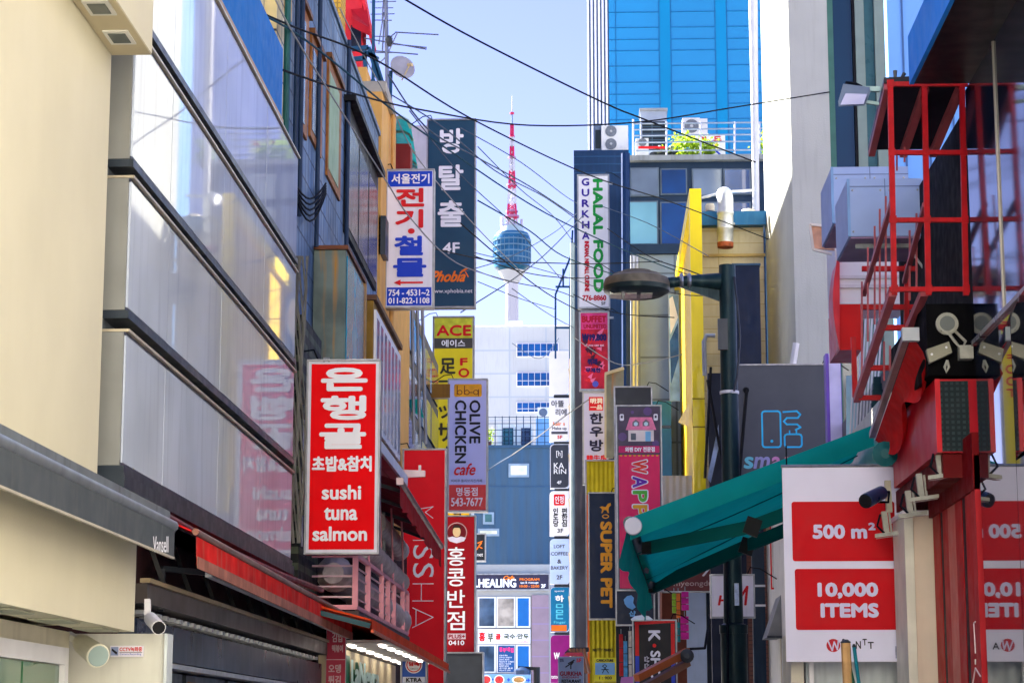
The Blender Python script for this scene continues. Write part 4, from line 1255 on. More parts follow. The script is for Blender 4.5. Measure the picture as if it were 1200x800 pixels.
# rooftop building with dark windows
YR = 58
t = thing('rooftop_building', 'dark blue framed building with big windows and plant on its roof', 'building', at(812, 300, YR))
x0, x1 = at(735, 250, YR).x, at(896, 250, YR).x
zt = at(812, 190, YR).z
frm = M('dark blue frame', (26, 50, 76), 0.45, 0.1, var=0.12)
box('wall', frm, t, x0, x1, YR, YR + 12, 0, zt)
box('roof_slab', M('grey slab', (146, 152, 156), 0.7, streak=0.25), t, x0 - .1, x1 + .1, YR - .25, YR + 12.2, zt + .002, at(812, 184, YR).z)
def win(px, mat, nm='window'):
    a, b = at(px[0], px[3], YR), at(px[2], px[1], YR)
    w_ = MB().box(a.x, b.x, YR - .06, YR - .002, a.z, b.z).build(nm, M('grey window frame', (92, 108, 124), 0.4), t)
    box('pane', mat, w_, a.x + .04, b.x - .04, YR - .08, YR - .061, a.z + .04, b.z - .04)
greyp = M('grey reflecting pane', (112, 128, 146), 0.06, var=0.3, scale=.6, ior=1.6)
bluep2 = M('deep blue pane', (4, 62, 122), 0.05, var=0.5, scale=.5, ior=1.6)
cyanp = M('pale cyan pane', (122, 178, 200), 0.08, var=0.2, scale=.6)
win((738, 197, 772, 231), greyp); win((774, 198, 805, 229), bluep2); win((811, 198, 846, 231), greyp); win((848, 198, 880, 229), bluep2)
win((737, 236, 771, 288), cyanp); win((774, 237, 805, 288), bluep2); win((811, 237, 846, 288), greyp); win((848, 237, 880, 262), bluep2)
box('band', frm, t, x0 - .03, x1, YR - .3, YR - .09, at(760, 300, YR).z, at(760, 289, YR).z)
panel = M('pale grey panels', (146, 162, 174), 0.5, var=0.04, grid=(20, 1.16, (104, 116, 124), .03))
box('panelled_wall', panel, t, at(750, 400, YR).x, at(830, 400, YR).x, YR - .2, YR - .004, 0, at(760, 300.5, YR).z)
MB().box(at(737, 400, YR).x, at(750, 400, YR).x, YR - .35, YR - .003, 0, at(760, 301, YR).z).build('corner_column', M('grey column', (120, 128, 136), 0.5, streak=0.3), t)
for x, r_ in ((741.5, .07), (746, .05)):
    MB().tube([at(x, 300, YR - .5), at(x, 480, YR - .5)], r_, 8).build('drainpipe', pale_metal, t, True)
MB().tube([at(733, 180, YR - .6), at(734, 500, YR - .6)], .12, 8).build('navy_pipe', M('deep navy pipe', (12, 44, 90), 0.45), t, True)
# roof plant
zs = at(812, 184, YR).z
def acunit(x0, y0, x1, y1, Y, label, fans, side=0.0, mat=None):
    t = thing('air_conditioner', label, 'air conditioner', at((x0 + x1) / 2, y1, Y), 'air conditioners on the rooftops')
    a, b = at(x0, y1, Y), at(x1, y0, Y)
    box('casing', mat or M('unit white', (214, 214, 214), 0.45, var=0.05), t, a.x, b.x, Y, Y + .8, a.z, b.z)
    for fx, fy, fr in fans:
        c = at(fx, fy, Y)
        f_ = MB().lathe(c + V((0, -.002, 0)), [(fr, 0), (fr, .03), (fr * .92, .032), (fr * .9, .012), (.01, .012)], (0, -1, 0), 24).build('fan', M('fan grille', (112, 118, 126), 0.5, var=0.2, scale=20), t)
        MB().lathe(c + V((0, -.03, 0)), [(fr * .25, 0), (fr * .2, .02)], (0, -1, 0), 14).build('hub', M('fan hub', (170, 172, 174), 0.5), f_)
        mb = MB()
        for k in range(5):
            an = k * 2 * math.pi / 5
            mb.add([c + V((math.cos(an + d_) * fr * q, -.02, math.sin(an + d_) * fr * q)) for d_, q in ((0, .22), (.5, .86), (.9, .82), (.35, .2))], [(0, 1, 2, 3)])
        mb.build('blades', M('fan blade', (74, 80, 88), 0.4), f_)
    return t, a, b
YU = 62.5
t, a, b = acunit(705, 147, 736, 176, YU, 'double fan white unit standing on the navy building', ((716, 154, .17), (716, 169, .17)))
t, a, b = acunit(697, 145, 704.5, 176, YU + .2, 'slim dark unit beside the double fan one on the navy building', (), mat=M('unit grey', (90, 106, 130), 0.5))
box('grille', M('dark grille', (20, 34, 44), 0.5), t, a.x + .02, b.x - .02, YU + .18, YU + .199, a.z + .05, b.z - .2)
t, a, b = acunit(751, 130, 781, 180, 61.5, 'tall grey cooling tower on the roof slab', (), mat=M('plant grey', (150, 162, 184), 0.5, var=0.08))
box('grille', M('black louvres', (22, 36, 46), 0.5, grid=(.4, .1, (60, 80, 96), .015)), t, a.x + .05, b.x - .05, 61.47, 61.499, a.z + .1, at(760, 143, 61.5).z)
box('top_hood', M('hood grey', (150, 154, 160), 0.5), t, a.x - .03, b.x + .03, 61.4, 62.4, b.z + .001, b.z + .06)
acunit(800, 138, 820, 158, 63, 'white single fan unit raised on a stand behind the plants', ((810.5, 148, .21),))
acunit(820, 139, 829, 157, 63.2, 'blank white casing next to the single fan unit', ())
acunit(745, 162, 760, 184, 60.5, 'small white unit with a black screen at the left end of the railing', ((753, 167, .12),))
t = thing('rooftop_railing', 'thin silver railing round the roof slab', 'railing', at(812, 184, YR))
mb = MB()
for y in (144, 151, 158, 166, 176):
    z = at(800, y, YR).z
    mb.tube([V((at(741, 0, YR).x, YR + .05, z)), V((x1, YR + .05, z))], .022, 5)
mb.build('rails', M('thin rail', (170, 184, 200), 0.35, 0.5), t)
for x in (742, 781, 821, 861, 890):
    MB().tube([at(x, 184, YR + .05), at(x, 143 if x != 742 else 140, YR + .05)], .03, 5).build('post', pale_metal, t)
for cx, cy, rx, rz, n, lab in ((806, 172, .42, .3, 420, 'bright lime shrub in the planter left of the rooftop sign'), (829, 174, .25, .22, 160, 'small lime shrub in front of the rooftop sign'), (896, 172, .3, .35, 220, 'lime shrub at the right end of the roof slab')):
    t = thing('roof_shrub', lab, 'plant', at(cx, 184, 58.6), 'shrubs on the roof slab')
    foliage(at(cx, cy, 58.6), rx, rz, n, .12, leaf, t)
    p = at(cx, 184, 58.6)
    MB().box(p.x - .2, p.x + .2, 58.5, 58.8, zs, zs + .2).build('planter', dark_metal, t)
s = Sign('rooftop_sign', 'small white rooftop board with red characters and a blue dolphin like swoosh', (813, 158, 850, 185), 59.2, sign_white, casing_white, .08, .3)
s.txt('워', (818, 160, 828, 165.5), ink_red, .4); s.txt('드', (836, 160, 846, 165.5), ink_red, .4)
s.stroke([(816, 182), (822, 180), (828, 182), (833, 178), (835, 166)], 2.4, ink_blue, 'swoosh'); s.stroke([(832, 180), (838, 176), (845, 183)], 2.2, ink_blue, 'swoosh')
s.poly([(837, 170), (841, 167), (841, 176)], yel, 'yellow_flash')
t = thing('roof_clutter', 'heap of dark pipes and wheels on the roof slab', 'pipes', at(782, 184, 58.5))
for k in range(7):
    a, b = at(764 + k * 4, 182 - (k % 3) * 4, 58.4 + .05 * k), at(776 + k * 3, 180 - (k * 5 % 7), 58.7)
    MB().tube([a, b], .09, 8).build('pipe_length', (dark_metal, M('olive duct', (96, 100, 84), 0.5), steel)[k % 3], t)
MB().bar(at(748, 173, 58.4), at(780, 173, 58.4), .06).build('red_bar', ink_red, t)

# yellow portal
yel_p = M('yellow painted steel', (250, 222, 10), 0.4, var=0.06, scale=1.2, streak=0.12, streak_col=(180, 150, 10), coat=0.2)
yel_d = M('mustard panel', (206, 172, 20), 0.45, var=0.08, streak=0.2, streak_col=(140, 110, 10))
t = thing('yellow_frame', 'tall bright yellow steel portal standing out from the facades', 'portal', at(810, 400, 48))
YY = 48
xa, xb = at(809, 300, YY).x, at(823, 300, YY).x
zt, zl = at(815, 221, YY).z, at(815, 612, YY).z
YB2 = xa * 2532 / 92.0
box('front_post', yel_p, t, xa, xb, YY, YY + .35, zl, zt)
box('top_beam', yel_p, t, xa, xb, YY + .351, YB2, zt - .35, zt)
box('rear_post', yel_p, t, xa, xb, YB2 - .35, YB2, zl, zt - .351)
box('inner_panel', yel_d, t, xa + .12, xb, YY + .351, YB2 - .351, zl + 1.0, zt - .351)
mb = MB()
for y in (467, 500):
    z = at(815, y, YY).z
    mb.box(xa - .004, xb + .004, YY - .006, YY - .002, z - .015, z + .015)
mb.build('joint_line', M('dark mustard', (150, 120, 10), 0.5), t)
MB().slab([at(795, 494, 50), at(808, 470, 48.0), at(808, 500, 48.0)], (0, .1, 0)).build('gusset', yel_d, t)
s = Sign('wall_poster', 'glossy blue and white poster tucked beside the yellow portal', (784, 345, 796, 470), 57.0, M('poster blue white', (150, 190, 224), 0.2, var=0.5, scale=1.4), casing_white, .06, .3)
s.poly([(785, 400), (795, 378), (795, 420), (786, 450)], M('poster blue', (40, 90, 150), 0.3, var=0.5, scale=2), 'printed_patch')
s.poly([(785, 350), (789, 347), (795, 372), (786, 392)], ink_white, 'printed_patch')

# tan building with the flue
YTB = 51
t = thing('tan_building', 'tan clapboard building with a blue roof beam behind the street lamp', 'building', at(850, 350, YTB))
tan = M('tan clapboard', (204, 194, 164), 0.7, var=0.08, grid=(9, .3, (176, 160, 120), .01), streak=0.2, streak_col=(150, 110, 60))
box('wall', tan, t, at(822, 350, YTB).x, at(896, 350, YTB).x, YTB, YTB + 6, 0, at(850, 267, YTB).z)
box('roof_beam', M('blue beam', (24, 92, 140), 0.45, var=0.1, streak=0.25, streak_col=(70, 120, 150)), t, at(820, 260, YTB).x, at(897, 260, YTB).x, YTB - .3, YTB + 6, at(850, 267, YTB).z + .002, at(850, 251, YTB).z)
box('ledge', M('tan ledge', (190, 164, 106), 0.6), t, at(824, 260, YTB).x, at(896, 260, YTB).x, YTB - .06, YTB - .002, at(850, 301, YTB).z, at(850, 298, YTB).z)
MB().lathe(at(877, 249, YTB + .5), [(.18, -.1), (.2, 0), (.16, .06), (.02, .1)], (0, 0, 1), 16).build('roof_vent', M('tan vent', (190, 180, 166), 0.6), t)
MB().lathe(at(832, 243, YTB + .2), [(.11, -.1), (.12, .02), (.1, .08)], (0, 0, 1), 12).build('roof_vent', M('tan vent', (190, 180, 166), 0.6), t)
t = thing('flue_pipe', 'fat shiny steel flue with a rusty open foot on the tan wall', 'flue', at(850, 288, YTB - .6))
YF2 = YTB - .65
rr = 9.6 / 2532 * YF2
mb = MB()
path, rs = [], []
for y, k in ((285, 1.0), (270, 1.0), (269, 1.06), (267, 1.06), (266, 1), (252, 1.0), (251, 1.06), (249, 1.06), (248, 1), (238, 1)):
    path.append(at(850, y, YF2)); rs.append(rr * k)
for k in range(1, 6):
    a = R(18 * k)
    c = at(850, 238, YF2)
    path.append(c + V((0, .45 * (1 - math.cos(a)), .3 * math.sin(a)))); rs.append(rr)
mb.tube(path, rs, 18).build('flue', M('shiny flue steel', (178, 182, 188), 0.42, 0.6, var=0.2, scale=5, bump=0.2, bscale=12), t, True)
MB().tube([at(850, 290, YF2), at(850, 284.5, YF2)], [rr * 1.0, rr * 1.03], 18).build('rusty_foot', M('rusty flue end', (150, 78, 50), 0.7, var=0.4, scale=10), t, True)
MB().bar(at(860, 262, YF2), at(860, 262, YTB), .05).build('stay', steel, t)
MB().tube([at(822, 232, YTB), at(850, 225, YTB), at(884, 223, YTB)], .035, 6).build('tie_rod', pale_metal, t)
t = thing('black_unit', 'blue black equipment box fixed above the smart shop sign', 'equipment', at(875, 370, 42))
a, b = at(861, 432, 42), at(890, 311, 42)
box('casing', M('blue black sheet', (6, 26, 54), 0.5, 0.0, var=0.2, streak=0.12, streak_col=(40, 66, 90)), t, a.x, b.x, 42, 43.5, a.z, b.z)
box('top_lip', M('blue grey lip', (50, 84, 110), 0.5), t, a.x - .02, b.x + .02, 41.97, 43.52, b.z + .001, b.z + .04)
t = thing('dark_hoarding', 'dark boarded recess between the yellow portal and the lamp pole', 'hoarding', at(835, 500, 46))
box('board', M('navy black board', (26, 34, 52), 0.5, var=0.2), t, at(822, 0, 46).x, at(862, 0, 46).x, 46, 46.2, 0, at(840, 437, 46).z)
MB().slab([at(829, 560, 45.9), at(842, 497, 45.9), at(843, 520, 45.9), at(833, 565, 45.9)], (0, .05, 0)).build('leaning_sheet', M('pale torn sheet', (140, 160, 190), 0.4, var=0.5, scale=3), t)
for p, q in (((829, 445), (847, 545)), ((833, 430), (826, 560))):
    MB().tube([at(*p, 45.8), at(*q, 45.8)], .03, 6).build('stay', black_metal, t)
MB().tube([at(826, 440, 45.8), at(825, 400, 45.8), at(828, 393, 45.8), at(838, 393, 45.8)], .05, 8).build('hooked_pipe', M('grey hook pipe', (150, 156, 160), 0.4, 0.4), t, True)

# tall white building
t = thing('white_building', 'tall white rendered building with a sunlit side and dark window strips', 'building', at(950, 400, 44))
XW, YWH = at(928, 200, 44).x, 44
stucco = M('white stucco', (184, 187, 180), 0.9, var=0.06, scale=.8, bump=0.5, bscale=30, streak=.25, streak_col=(150, 150, 142), spec=.1)
ZW = 30
zlo = at(950, 425, YWH).z
x1 = at(974, 200, YWH).x
box('wall', stucco, t, XW, x1, YWH, 51.2, 2.5, ZW)
box('green_reveal', M('green reveal', (66, 112, 100), 0.5), t, x1 + .002, at(981, 200, YWH).x, YWH + .02, 51, 2.5, ZW)
dkteal = M('dark teal glass', (12, 52, 72), 0.06, var=0.2, scale=.4, ior=1.6)
def strip(xa, xb, mat, nm, dy):
    box(nm, mat, t, at(xa, 200, YWH).x + .002, at(xb, 200, YWH).x - .002, YWH + dy, 51, 2.5, ZW)
strip(981, 1004, dkteal, 'window_strip', .15)
strip(1004, 1007, black_metal, 'mullion', .05)
gp = M('grey green pier', (128, 146, 138), 0.6, var=0.06)
strip(1007, 1018, gp, 'pier', .02); strip(1018, 1030, M('grey teal strip', (58, 100, 106), 0.3), 'window_strip', .12); strip(1030, 1042, gp, 'pier', .02)
MB().tube([at(929, 428, YWH - .1), at(933, 402, YWH - .1)], .07, 8).build('spout', white_paint, t)
t = thing('pale_tower', 'pale blue glazed tower showing between the white building and the overhang', 'building', (14, 72, 0))
pb = M('pale blue glazing', (120, 172, 232), 0.15, var=0.06, scale=.2, ior=1.5)
xa = at(1042, 100, 72).x
box('wall', pb, t, xa, xa + 9, 72, 84, 0, 45)
for k in range(4):
    X = xa + 18 / 2532 * 72 * (1 + k * 1.6)
    box('joint', M('slate joint', (70, 104, 150), 0.4), t, X - .03, X + .03, 71.95, 71.998, 0, 45)
t = thing('thin_white_mast', 'thin white pole against the right edge of the blue glass tower', 'pole', at(886, 190, 56))
MB().tube([V((at(885, 300, 56).x, 56, 8)), at(884, 100, 56), at(882, -30, 56)], [.07, .1, .13], 8).build('pole', white_paint, t, True)
MB().lathe(V((at(885, 300, 56).x, 56, 8)), [(.2, -.2), (.2, .05), (.1, .1)], (0, 0, 1), 8).build('foot', steel, t)

# ================================================================= SIGNS ON THE RIGHT
s = Sign('projecting_sign', 'tall white halal food sign with green and blue sideways lettering', (678, 206, 713, 360), 60.0, sign_white, casing_white, .25, .6)
for k, ch in enumerate('GURKHA'):
    s.txt(ch, (682, 209 + k * 12.6, 691, 218 + k * 12.6), M('violet ink', (50, 28, 150), 0.5), .45)
gi = M('halal green', (12, 150, 60), 0.45)
s.txt('HALAL FOOD', (695, 210, 707, 343), gi, .9, rot=1)
s.txt('INDIAN, NEPALI, CUISINE', (684, 283, 690.5, 342), M('crimson ink', (190, 20, 50), 0.5), .4, rot=1)
s.txt('776-8860', (682, 346, 710, 352.5), M('crimson ink', (190, 20, 50), 0.5), .35)
s.txt('5F', (704, 354, 709, 357.5), ink_black, .1)
s.arm(steel, 215, at(716, 0, 60).x)
fire = M('flame red print', (206, 22, 52), 0.4, var=0.35, scale=3)
s = Sign('projecting_sign', 'red and magenta buffet price sign under the halal sign', (680, 366, 713, 456), 60.0, fire, casing_white, .2, .6)
mg = M('magenta print', (226, 60, 130), 0.4, var=0.2, scale=4)
s.panel((681, 367, 712, 386), mg, 'heading_panel', .01)
nv = M('navy ink', (44, 24, 92), 0.5)
s.txt('BUFFET', (682, 370, 711, 378), M('dark red ink', (186, 12, 44), 0.5), .5)
s.txt('UNLIMITED', (684, 380, 711, 385), M('dark red ink', (186, 12, 44), 0.5), .25)
s.txt('₩19,800', (682, 391, 711, 401), nv, .6, off=.034)
random.seed(5)
for k in range(34):
    x, y = random.uniform(681, 703), random.uniform(388, 446)
    s.poly([(x, y), (x + random.uniform(3, 9), y + random.uniform(-7, 0)), (x + random.uniform(3, 7), y + random.uniform(2, 6))], random.choice((M('hot pink flame', (250, 110, 150), 0.4), M('dark maroon flame', (76, 8, 44), 0.4), M('scarlet flame', (230, 30, 40), 0.4))), 'flame', .0125 + k * .0004)
s.txt('뷔페', (688, 420, 700, 428), nv, .6, off=.03); s.txt('무제한', (686, 431, 704, 437), nv, .4, off=.03); s.txt('all you can eat', (685, 403, 708, 407), M('pale pink flame', (246, 180, 200), 0.4), .15, off=.03)
s.disc(697.5, 450, 3.6, 3.6, M('violet seal', (90, 90, 190), 0.4), 'seal', .03)
s.arm(steel, 372, at(716, 0, 60).x)
# beef restaurant
s = Sign('projecting_sign', 'lilac beef restaurant sign with a red seal and dark vertical characters', (684, 460, 712, 566), 56.0, lil, casing_white, .2, .6)
s.panel((690.5, 465, 707, 481), ink_red, 'seal', .012)
s.txt('明洞', (692, 466.5, 706, 473), ink_white, .2); s.txt('一品', (692, 474.5, 706, 480), ink_white, .2)
dn = M('midnight ink', (34, 36, 74), 0.5)
for ch, y0, y1 in (('한', 484, 497), ('우', 500, 512), ('방', 515, 529)):
    s.txt(ch, (691, y0, 707, y1), dn, .55)
s.txt('韓牛房', (687, 533, 711, 540), ink_red, .25)
s = Sign('projecting_sign', 'weathered yellow ribbed column sign behind the navy pet shop sign', (688, 540, 723, 806), 53.0, None, yel_d, .4)
ridge = M('ribbed olive yellow', (196, 178, 30), 0.5, var=0.15, ribs=(0.11, 0.03), streak=0.2, streak_col=(120, 108, 20))
s.panel((689, 541, 722, 806), ridge, 'face', .01)
s.panel((688, 580, 690.5, 806), M('orange edge', (240, 110, 30), 0.4), 'orange_edge', .014)
s.txt('NUTTY MARKS', (694, 760, 718, 763.5), ink_black, .15)
pet = M('pet shop navy', (8, 34, 68), 0.4, var=0.06)
s = Sign('projecting_sign', 'navy pet shop sign with sideways amber capitals and a little dog', (691, 578, 721, 724), 51.0, pet, casing_dark, .2, .4)
amb = M('amber ink', (236, 164, 48), 0.45)
s.txt('SUPER PET', (703.5, 611, 717.5, 712), amb, 1.0, rot=1)
s.poly([(703, 594), (706, 593), (710, 594), (713, 590), (716, 589), (716.5, 592), (714, 594), (713.5, 597), (714, 601), (712.5, 601), (711, 597.5), (708, 597.5), (706.5, 601), (705, 601), (706, 597), (705, 595.5)], amb, 'dog_emblem', .018)
s.ring(710, 605, 4, 2.6, 1.1, amb, 'curl_emblem')
s = Sign('projecting_sign', 'small yellow and blue caricature parlour sign with a sketched figure', (696, 770, 722, 798), 45.0, M('caricature yellow', (236, 226, 40), 0.4), casing_dark, .1, 0)
s.panel((697.5, 776, 720.5, 790), M('sky print', (130, 186, 226), 0.4), 'sky_panel', .012)
s.txt('CARICATURE', (699, 771.8, 719, 774.8), ink_black, .2)
s.stroke([(709, 778), (706, 780), (709, 782), (711, 780), (709, 778)], .8, ink_black, 'sketched_figure')
s.stroke([(709, 782), (706, 788)], .9, ink_black, 'sketched_figure'); s.stroke([(709, 782), (713, 788)], .9, ink_black, 'sketched_figure'); s.stroke([(705, 784), (713, 784)], .9, ink_black, 'sketched_figure')
s.txt('1 : 900', (702, 792, 717, 795.5), ink_black, .15)
# stack of rounded signs
Q = 72.0
def lobe(s, mat, tl=4.5, br=4.5, inset=0, off=.02, nm='face', th=.3):
    x0, y0, x1, y1 = s.r
    x0, y0, x1, y1 = x0 + inset, y0 + inset, x1 - inset, y1 - inset
    pts = [(x0 + tl - tl * math.sin(R(a)), y0 + tl - tl * math.cos(R(a))) for a in (90, 60, 30, 0)] + [(x1, y0)]
    pts += [(x1 - br + br * math.cos(R(a)), y1 - br + br * math.sin(R(a))) for a in (0, 30, 60, 90)] + [(x0, y1)]
    return MB().slab([s.pt(x, y, off) for x, y in pts], (0, th, 0)).build(nm, mat, s.root)
def stack_sign(rect, face, lab, trim=None, **k):
    x0, y0, x1, y1 = rect
    s = Sign.__new__(Sign)
    s.r, s.Y = rect, Q
    ym, xm = (y0 + y1) / 2, (x0 + x1) / 2
    s.X0, s.X1 = at(x0, ym, Q).x, at(x1, ym, Q).x
    s.Z1, s.Z0 = at(xm, y0, Q).z, at(xm, y1, Q).z
    s.root = thing('rounded_sign', lab, 'sign', ((s.X0 + s.X1) / 2, Q, s.Z0), 'stack of rounded signs on one pole')
    lobe(s, trim or casing_white, nm='casing', off=0.0, **k)
    lobe(s, face, inset=.9 if trim else .3, off=.012, th=.01, **k)
    box('hanger', dark_metal, s.root, s.X0 + .15, s.X1, Q + .1, Q + .2, s.Z0 - .12, s.Z0)
    return s
sw = M('rounded sign white', (236, 234, 236), 0.4, var=0.03)
stack_sign((643.5, 411, 667, 462), sw, 'blank white rounded sign, topmost of the stack')
s = stack_sign((643.5, 466, 667, 517), sw, 'white rounded make up studio sign above the dark grey one', tl=.5)
gk = M('grey ink', (80, 80, 90), 0.5)
s.txt('아뜰', (646, 469, 661, 477), gk, .2); s.txt('리에', (651, 479, 664, 487), gk, .2)
s.txt('Make up', (647, 500, 664, 504.5), gk, .1); s.txt('hair s', (648, 494, 662, 498.5), M('orange ink', (244, 122, 30), 0.45), .1)
s.panel((646, 505.5, 665, 508.5), gk, 'band', .02); s.txt('5F', (653, 510, 659, 514), ink_red, .2)
s = stack_sign((644.5, 520, 667, 572), M('rounded sign slate', (56, 60, 72), 0.4), 'dark slate rounded sign with thin white capitals', trim=casing_white)
s.txt('[h]', (652, 528, 659, 536), ink_white, 0); s.txt('KA', (649, 542, 661, 549), ink_white, 0); s.txt('RIN', (649, 549.5, 663.5, 555), ink_white, 0); s.txt('4F', (652.5, 563, 658, 567), ink_white, .1)
s = stack_sign((644, 575, 667, 627.5), sw, 'white rounded sign with a red square seal at the top')
s.panel((649, 579, 662, 592), ink_red, 'seal', .02, rad=1.5); s.txt('인정', (650.5, 581, 660.5, 590), ink_white, .1, off=.03)
s.txt('인\n도\n당', (648, 595, 654.5, 617), ink_black, .25, line=.9); s.txt('편\n한\n심', (658, 595, 665, 617), ink_black, .25, line=.9); s.txt('3F', (653, 619, 660, 624), ink_black, .15)
s = stack_sign((644.5, 631, 667, 684), M('rounded sign pale blue', (182, 204, 244), 0.4, var=0.08, scale=2), 'pale blue rounded coffee and bakery sign')
s.txt('LOFT', (649, 638, 662, 642), gk, .1); s.txt('COFFEE', (645.5, 646.5, 665.5, 650.5), gk, .1); s.txt('&', (653, 655, 658, 660), gk, .2); s.txt('BAKERY', (645.5, 663, 665.5, 667), gk, .1); s.txt('2F', (652, 673.5, 659, 678.5), gk, .2)
s = stack_sign((645, 687.5, 667, 740), M('rounded sign teal', (14, 112, 156), 0.4), 'teal rounded sign with an orange foot')
s.panel((646, 732, 664, 739), M('orange foot', (236, 110, 30), 0.4), 'orange_foot', .02)
s.txt('하', (650.5, 697, 661, 705), ink_white, .4); pt_ = M('cyan ink', (90, 196, 220), 0.5)
s.txt('ㅁ', (651.5, 707, 660, 712), pt_, .3); s.txt('ㅁ', (651.5, 714, 660, 718), pt_, .3); s.txt('ㄷ', (651.5, 719, 660, 725), pt_, .3); s.txt('Finger', (649, 727, 663, 731), pt_, .1); s.txt('special', (650, 691, 661, 693.5), ink_white, 0)
s = stack_sign((645, 743.5, 668, 800), M('rounded sign magenta', (134, 16, 110), 0.4, var=0.1), 'magenta rounded sign at the foot of the stack')
s.txt('W', (649, 764, 656, 772), ink_white, .3); s.txt('tattoo', (646, 791, 655, 794.5), ink_white, .05)
# restaurant sign at the foot
s = Sign('projecting_sign', 'grey blue restaurant sign with maroon name and a small crossed emblem', (654, 769, 684, 812), 48.0, M('steel blue print', (120, 140, 176), 0.4), casing_white, .1, .4)
s.stroke([(663, 781), (672, 775), (669, 779), (669, 783)], 1.4, ink_black, 'emblem'); s.stroke([(666, 777), (673, 773)], 1.4, ink_black, 'emblem')
s.txt('5F', (675.5, 771, 681.5, 775.5), ink_red, .2); s.txt('GURKHA', (656, 786, 682, 791.5), M('maroon ink', (130, 20, 50), 0.5), .3)
s.txt('INDIAN', (659, 792, 678, 794.3), M('maroon ink', (130, 20, 50), 0.5), .1); s.txt('RESTAURANT', (658, 795.5, 681, 799.5), ink_black, .25); s.txt('인도', (656, 771, 661, 775), dn, .2)
t = thing('striped_awning', 'small dark awning with red stripes above the grey blue restaurant sign', 'awning', at(675, 765, 50))
MB().slab([at(661, 765, 49), at(690, 763, 50), at(690, 758, 50.5), at(668, 758, 50)], (0, .1, 0)).build('top', black_metal, t)
for k in range(5):
    MB().bar(at(668 + k * 4, 760, 49.5), at(675 + k * 4, 788, 49.2), .05).build('stay', M('tan stay', (160, 110, 80), 0.5), t)
MB().slab([at(660, 768, 48.9), at(684, 768, 48.9), at(682, 764, 49.1), at(664, 764, 49.1)], (0, .03, 0)).build('red_edge', ink_red, t)
# badge shop
cas = M('slate casing', (74, 78, 90), 0.4, 0.1)
s = Sign('projecting_sign', 'pink badge shop sign with a cartoon cottage and rainbow sideways letters', (724, 476, 775, 691), 46.0, None, cas, .25)
crim = M('crimson pink print', (234, 8, 92), 0.4, var=0.04)
s.panel((725.5, 477.5, 773.5, 533), M('dusk print', (78, 66, 88), 0.4, var=0.2, scale=3), 'night_panel', .01)
s.panel((725.5, 533.3, 773.5, 689), crim, 'pink_panel', .01)
s.poly([(734, 504), (739, 489), (765, 489), (770, 504)], M('cottage roof pink', (240, 130, 168), 0.4, var=0.15, scale=8), 'roof_drawing', .018)
s.panel((737, 504.3, 767, 517.5), M('cottage wall', (232, 222, 214), 0.4), 'wall_drawing', .018)
s.panel((740, 508, 746, 516), M('cottage window', (90, 100, 110), 0.4), 'window_drawing', .024)
s.panel((757, 506, 763.5, 517.5), M('cottage door', (120, 190, 226), 0.4), 'door_drawing', .024)
for cx in (746, 758):
    s.poly([(cx - 4, 499.5), (cx - 4, 495), (cx, 491.5), (cx + 4, 495), (cx + 4, 499.5)], M('dormer grey', (120, 110, 120), 0.4), 'dormer_drawing', .024)
    s.disc(cx, 497, 2.4, 2.4, M('dormer glass', (206, 240, 248), 0.4), 'dormer_glass', .03)
for cx in (729.5, 769.5):
    s.panel((cx - 2.5, 485, cx + 2.5, 493), ink_white, 'lantern_drawing', .018, rad=1.5)
    s.panel((cx - 1.2, 487, cx + 1.2, 490), cas, 'lantern_mark', .024)
for cx, cy, r_ in ((730, 512, 5), (769, 520, 4), (760, 482, 5), (742, 483, 2)):
    s.disc(cx, cy, r_, r_, M('violet bubble', (98, 74, 128), 0.4), 'bubble', .013)
s.panel((725.6, 523, 773.4, 531), M('deep rose band', (206, 20, 100), 0.4), 'band', .016)
s.txt('와펜 DIY 전문점', (733, 524, 768, 530), ink_white, .25)
for k in range(9):
    x = 727 + k * 5.3
    s.panel((x, 533.4, x + 2.6, 535), gold, 'stitch', .018)
cols = ((226, 50, 40), (110, 40, 170), (90, 190, 60), (236, 170, 30), (50, 150, 210), (200, 60, 190))
y = 539
for k, ch in enumerate('WAPPEN'):
    h_ = 17 if ch == 'W' else 14.5
    s.txt(ch, (740, y - .7, 760, y + h_ + .7), ink_white, 1.5, rot=1, off=.02)
    s.txt(ch, (741.5, y + .6, 758.5, y + h_ - .6), M('rainbow letter %s' % 'red violet green amber blue orchid'.split()[k], cols[k], 0.45), .7, rot=1, off=.03)
    y += h_ + 2.2
s.txt('DIY', (742, 662, 758, 684), ink_white, .9, rot=1)
s.arm(dark_metal, 500, at(780, 0, 46).x)
s = Sign('projecting_sign', 'plain charcoal sign back rising behind the pink badge shop sign', (722, 454, 764, 692), 47.5, None, M('charcoal sheet', (62, 64, 66), 0.5, 0.1, var=0.12), .25)
s.panel((723, 455, 763, 691), M('charcoal sheet face', (66, 68, 70), 0.5, 0.1, var=0.12), 'face', .01)
s = Sign('projecting_sign', 'navy sign with a pale blue bird like blot under the pink badge shop sign', (723, 692, 766, 731), 45.5, M('dark navy print', (14, 34, 60), 0.4), casing_dark, .15, .4)
s.poly([(731, 702), (735, 698), (740, 697), (743, 700), (742, 706), (745, 711), (741, 714), (735, 711), (732, 707)], M('pale blue blot', (110, 180, 230), 0.4), 'bird_emblem', .016)
s.txt('샵', (737, 715, 745, 722), M('pale blue blot', (110, 180, 230), 0.4), .3)
t = thing('old_sign_frame', 'rust stained frosted panel between the lilac sign and the charcoal one', 'panel', at(720, 450, 55))
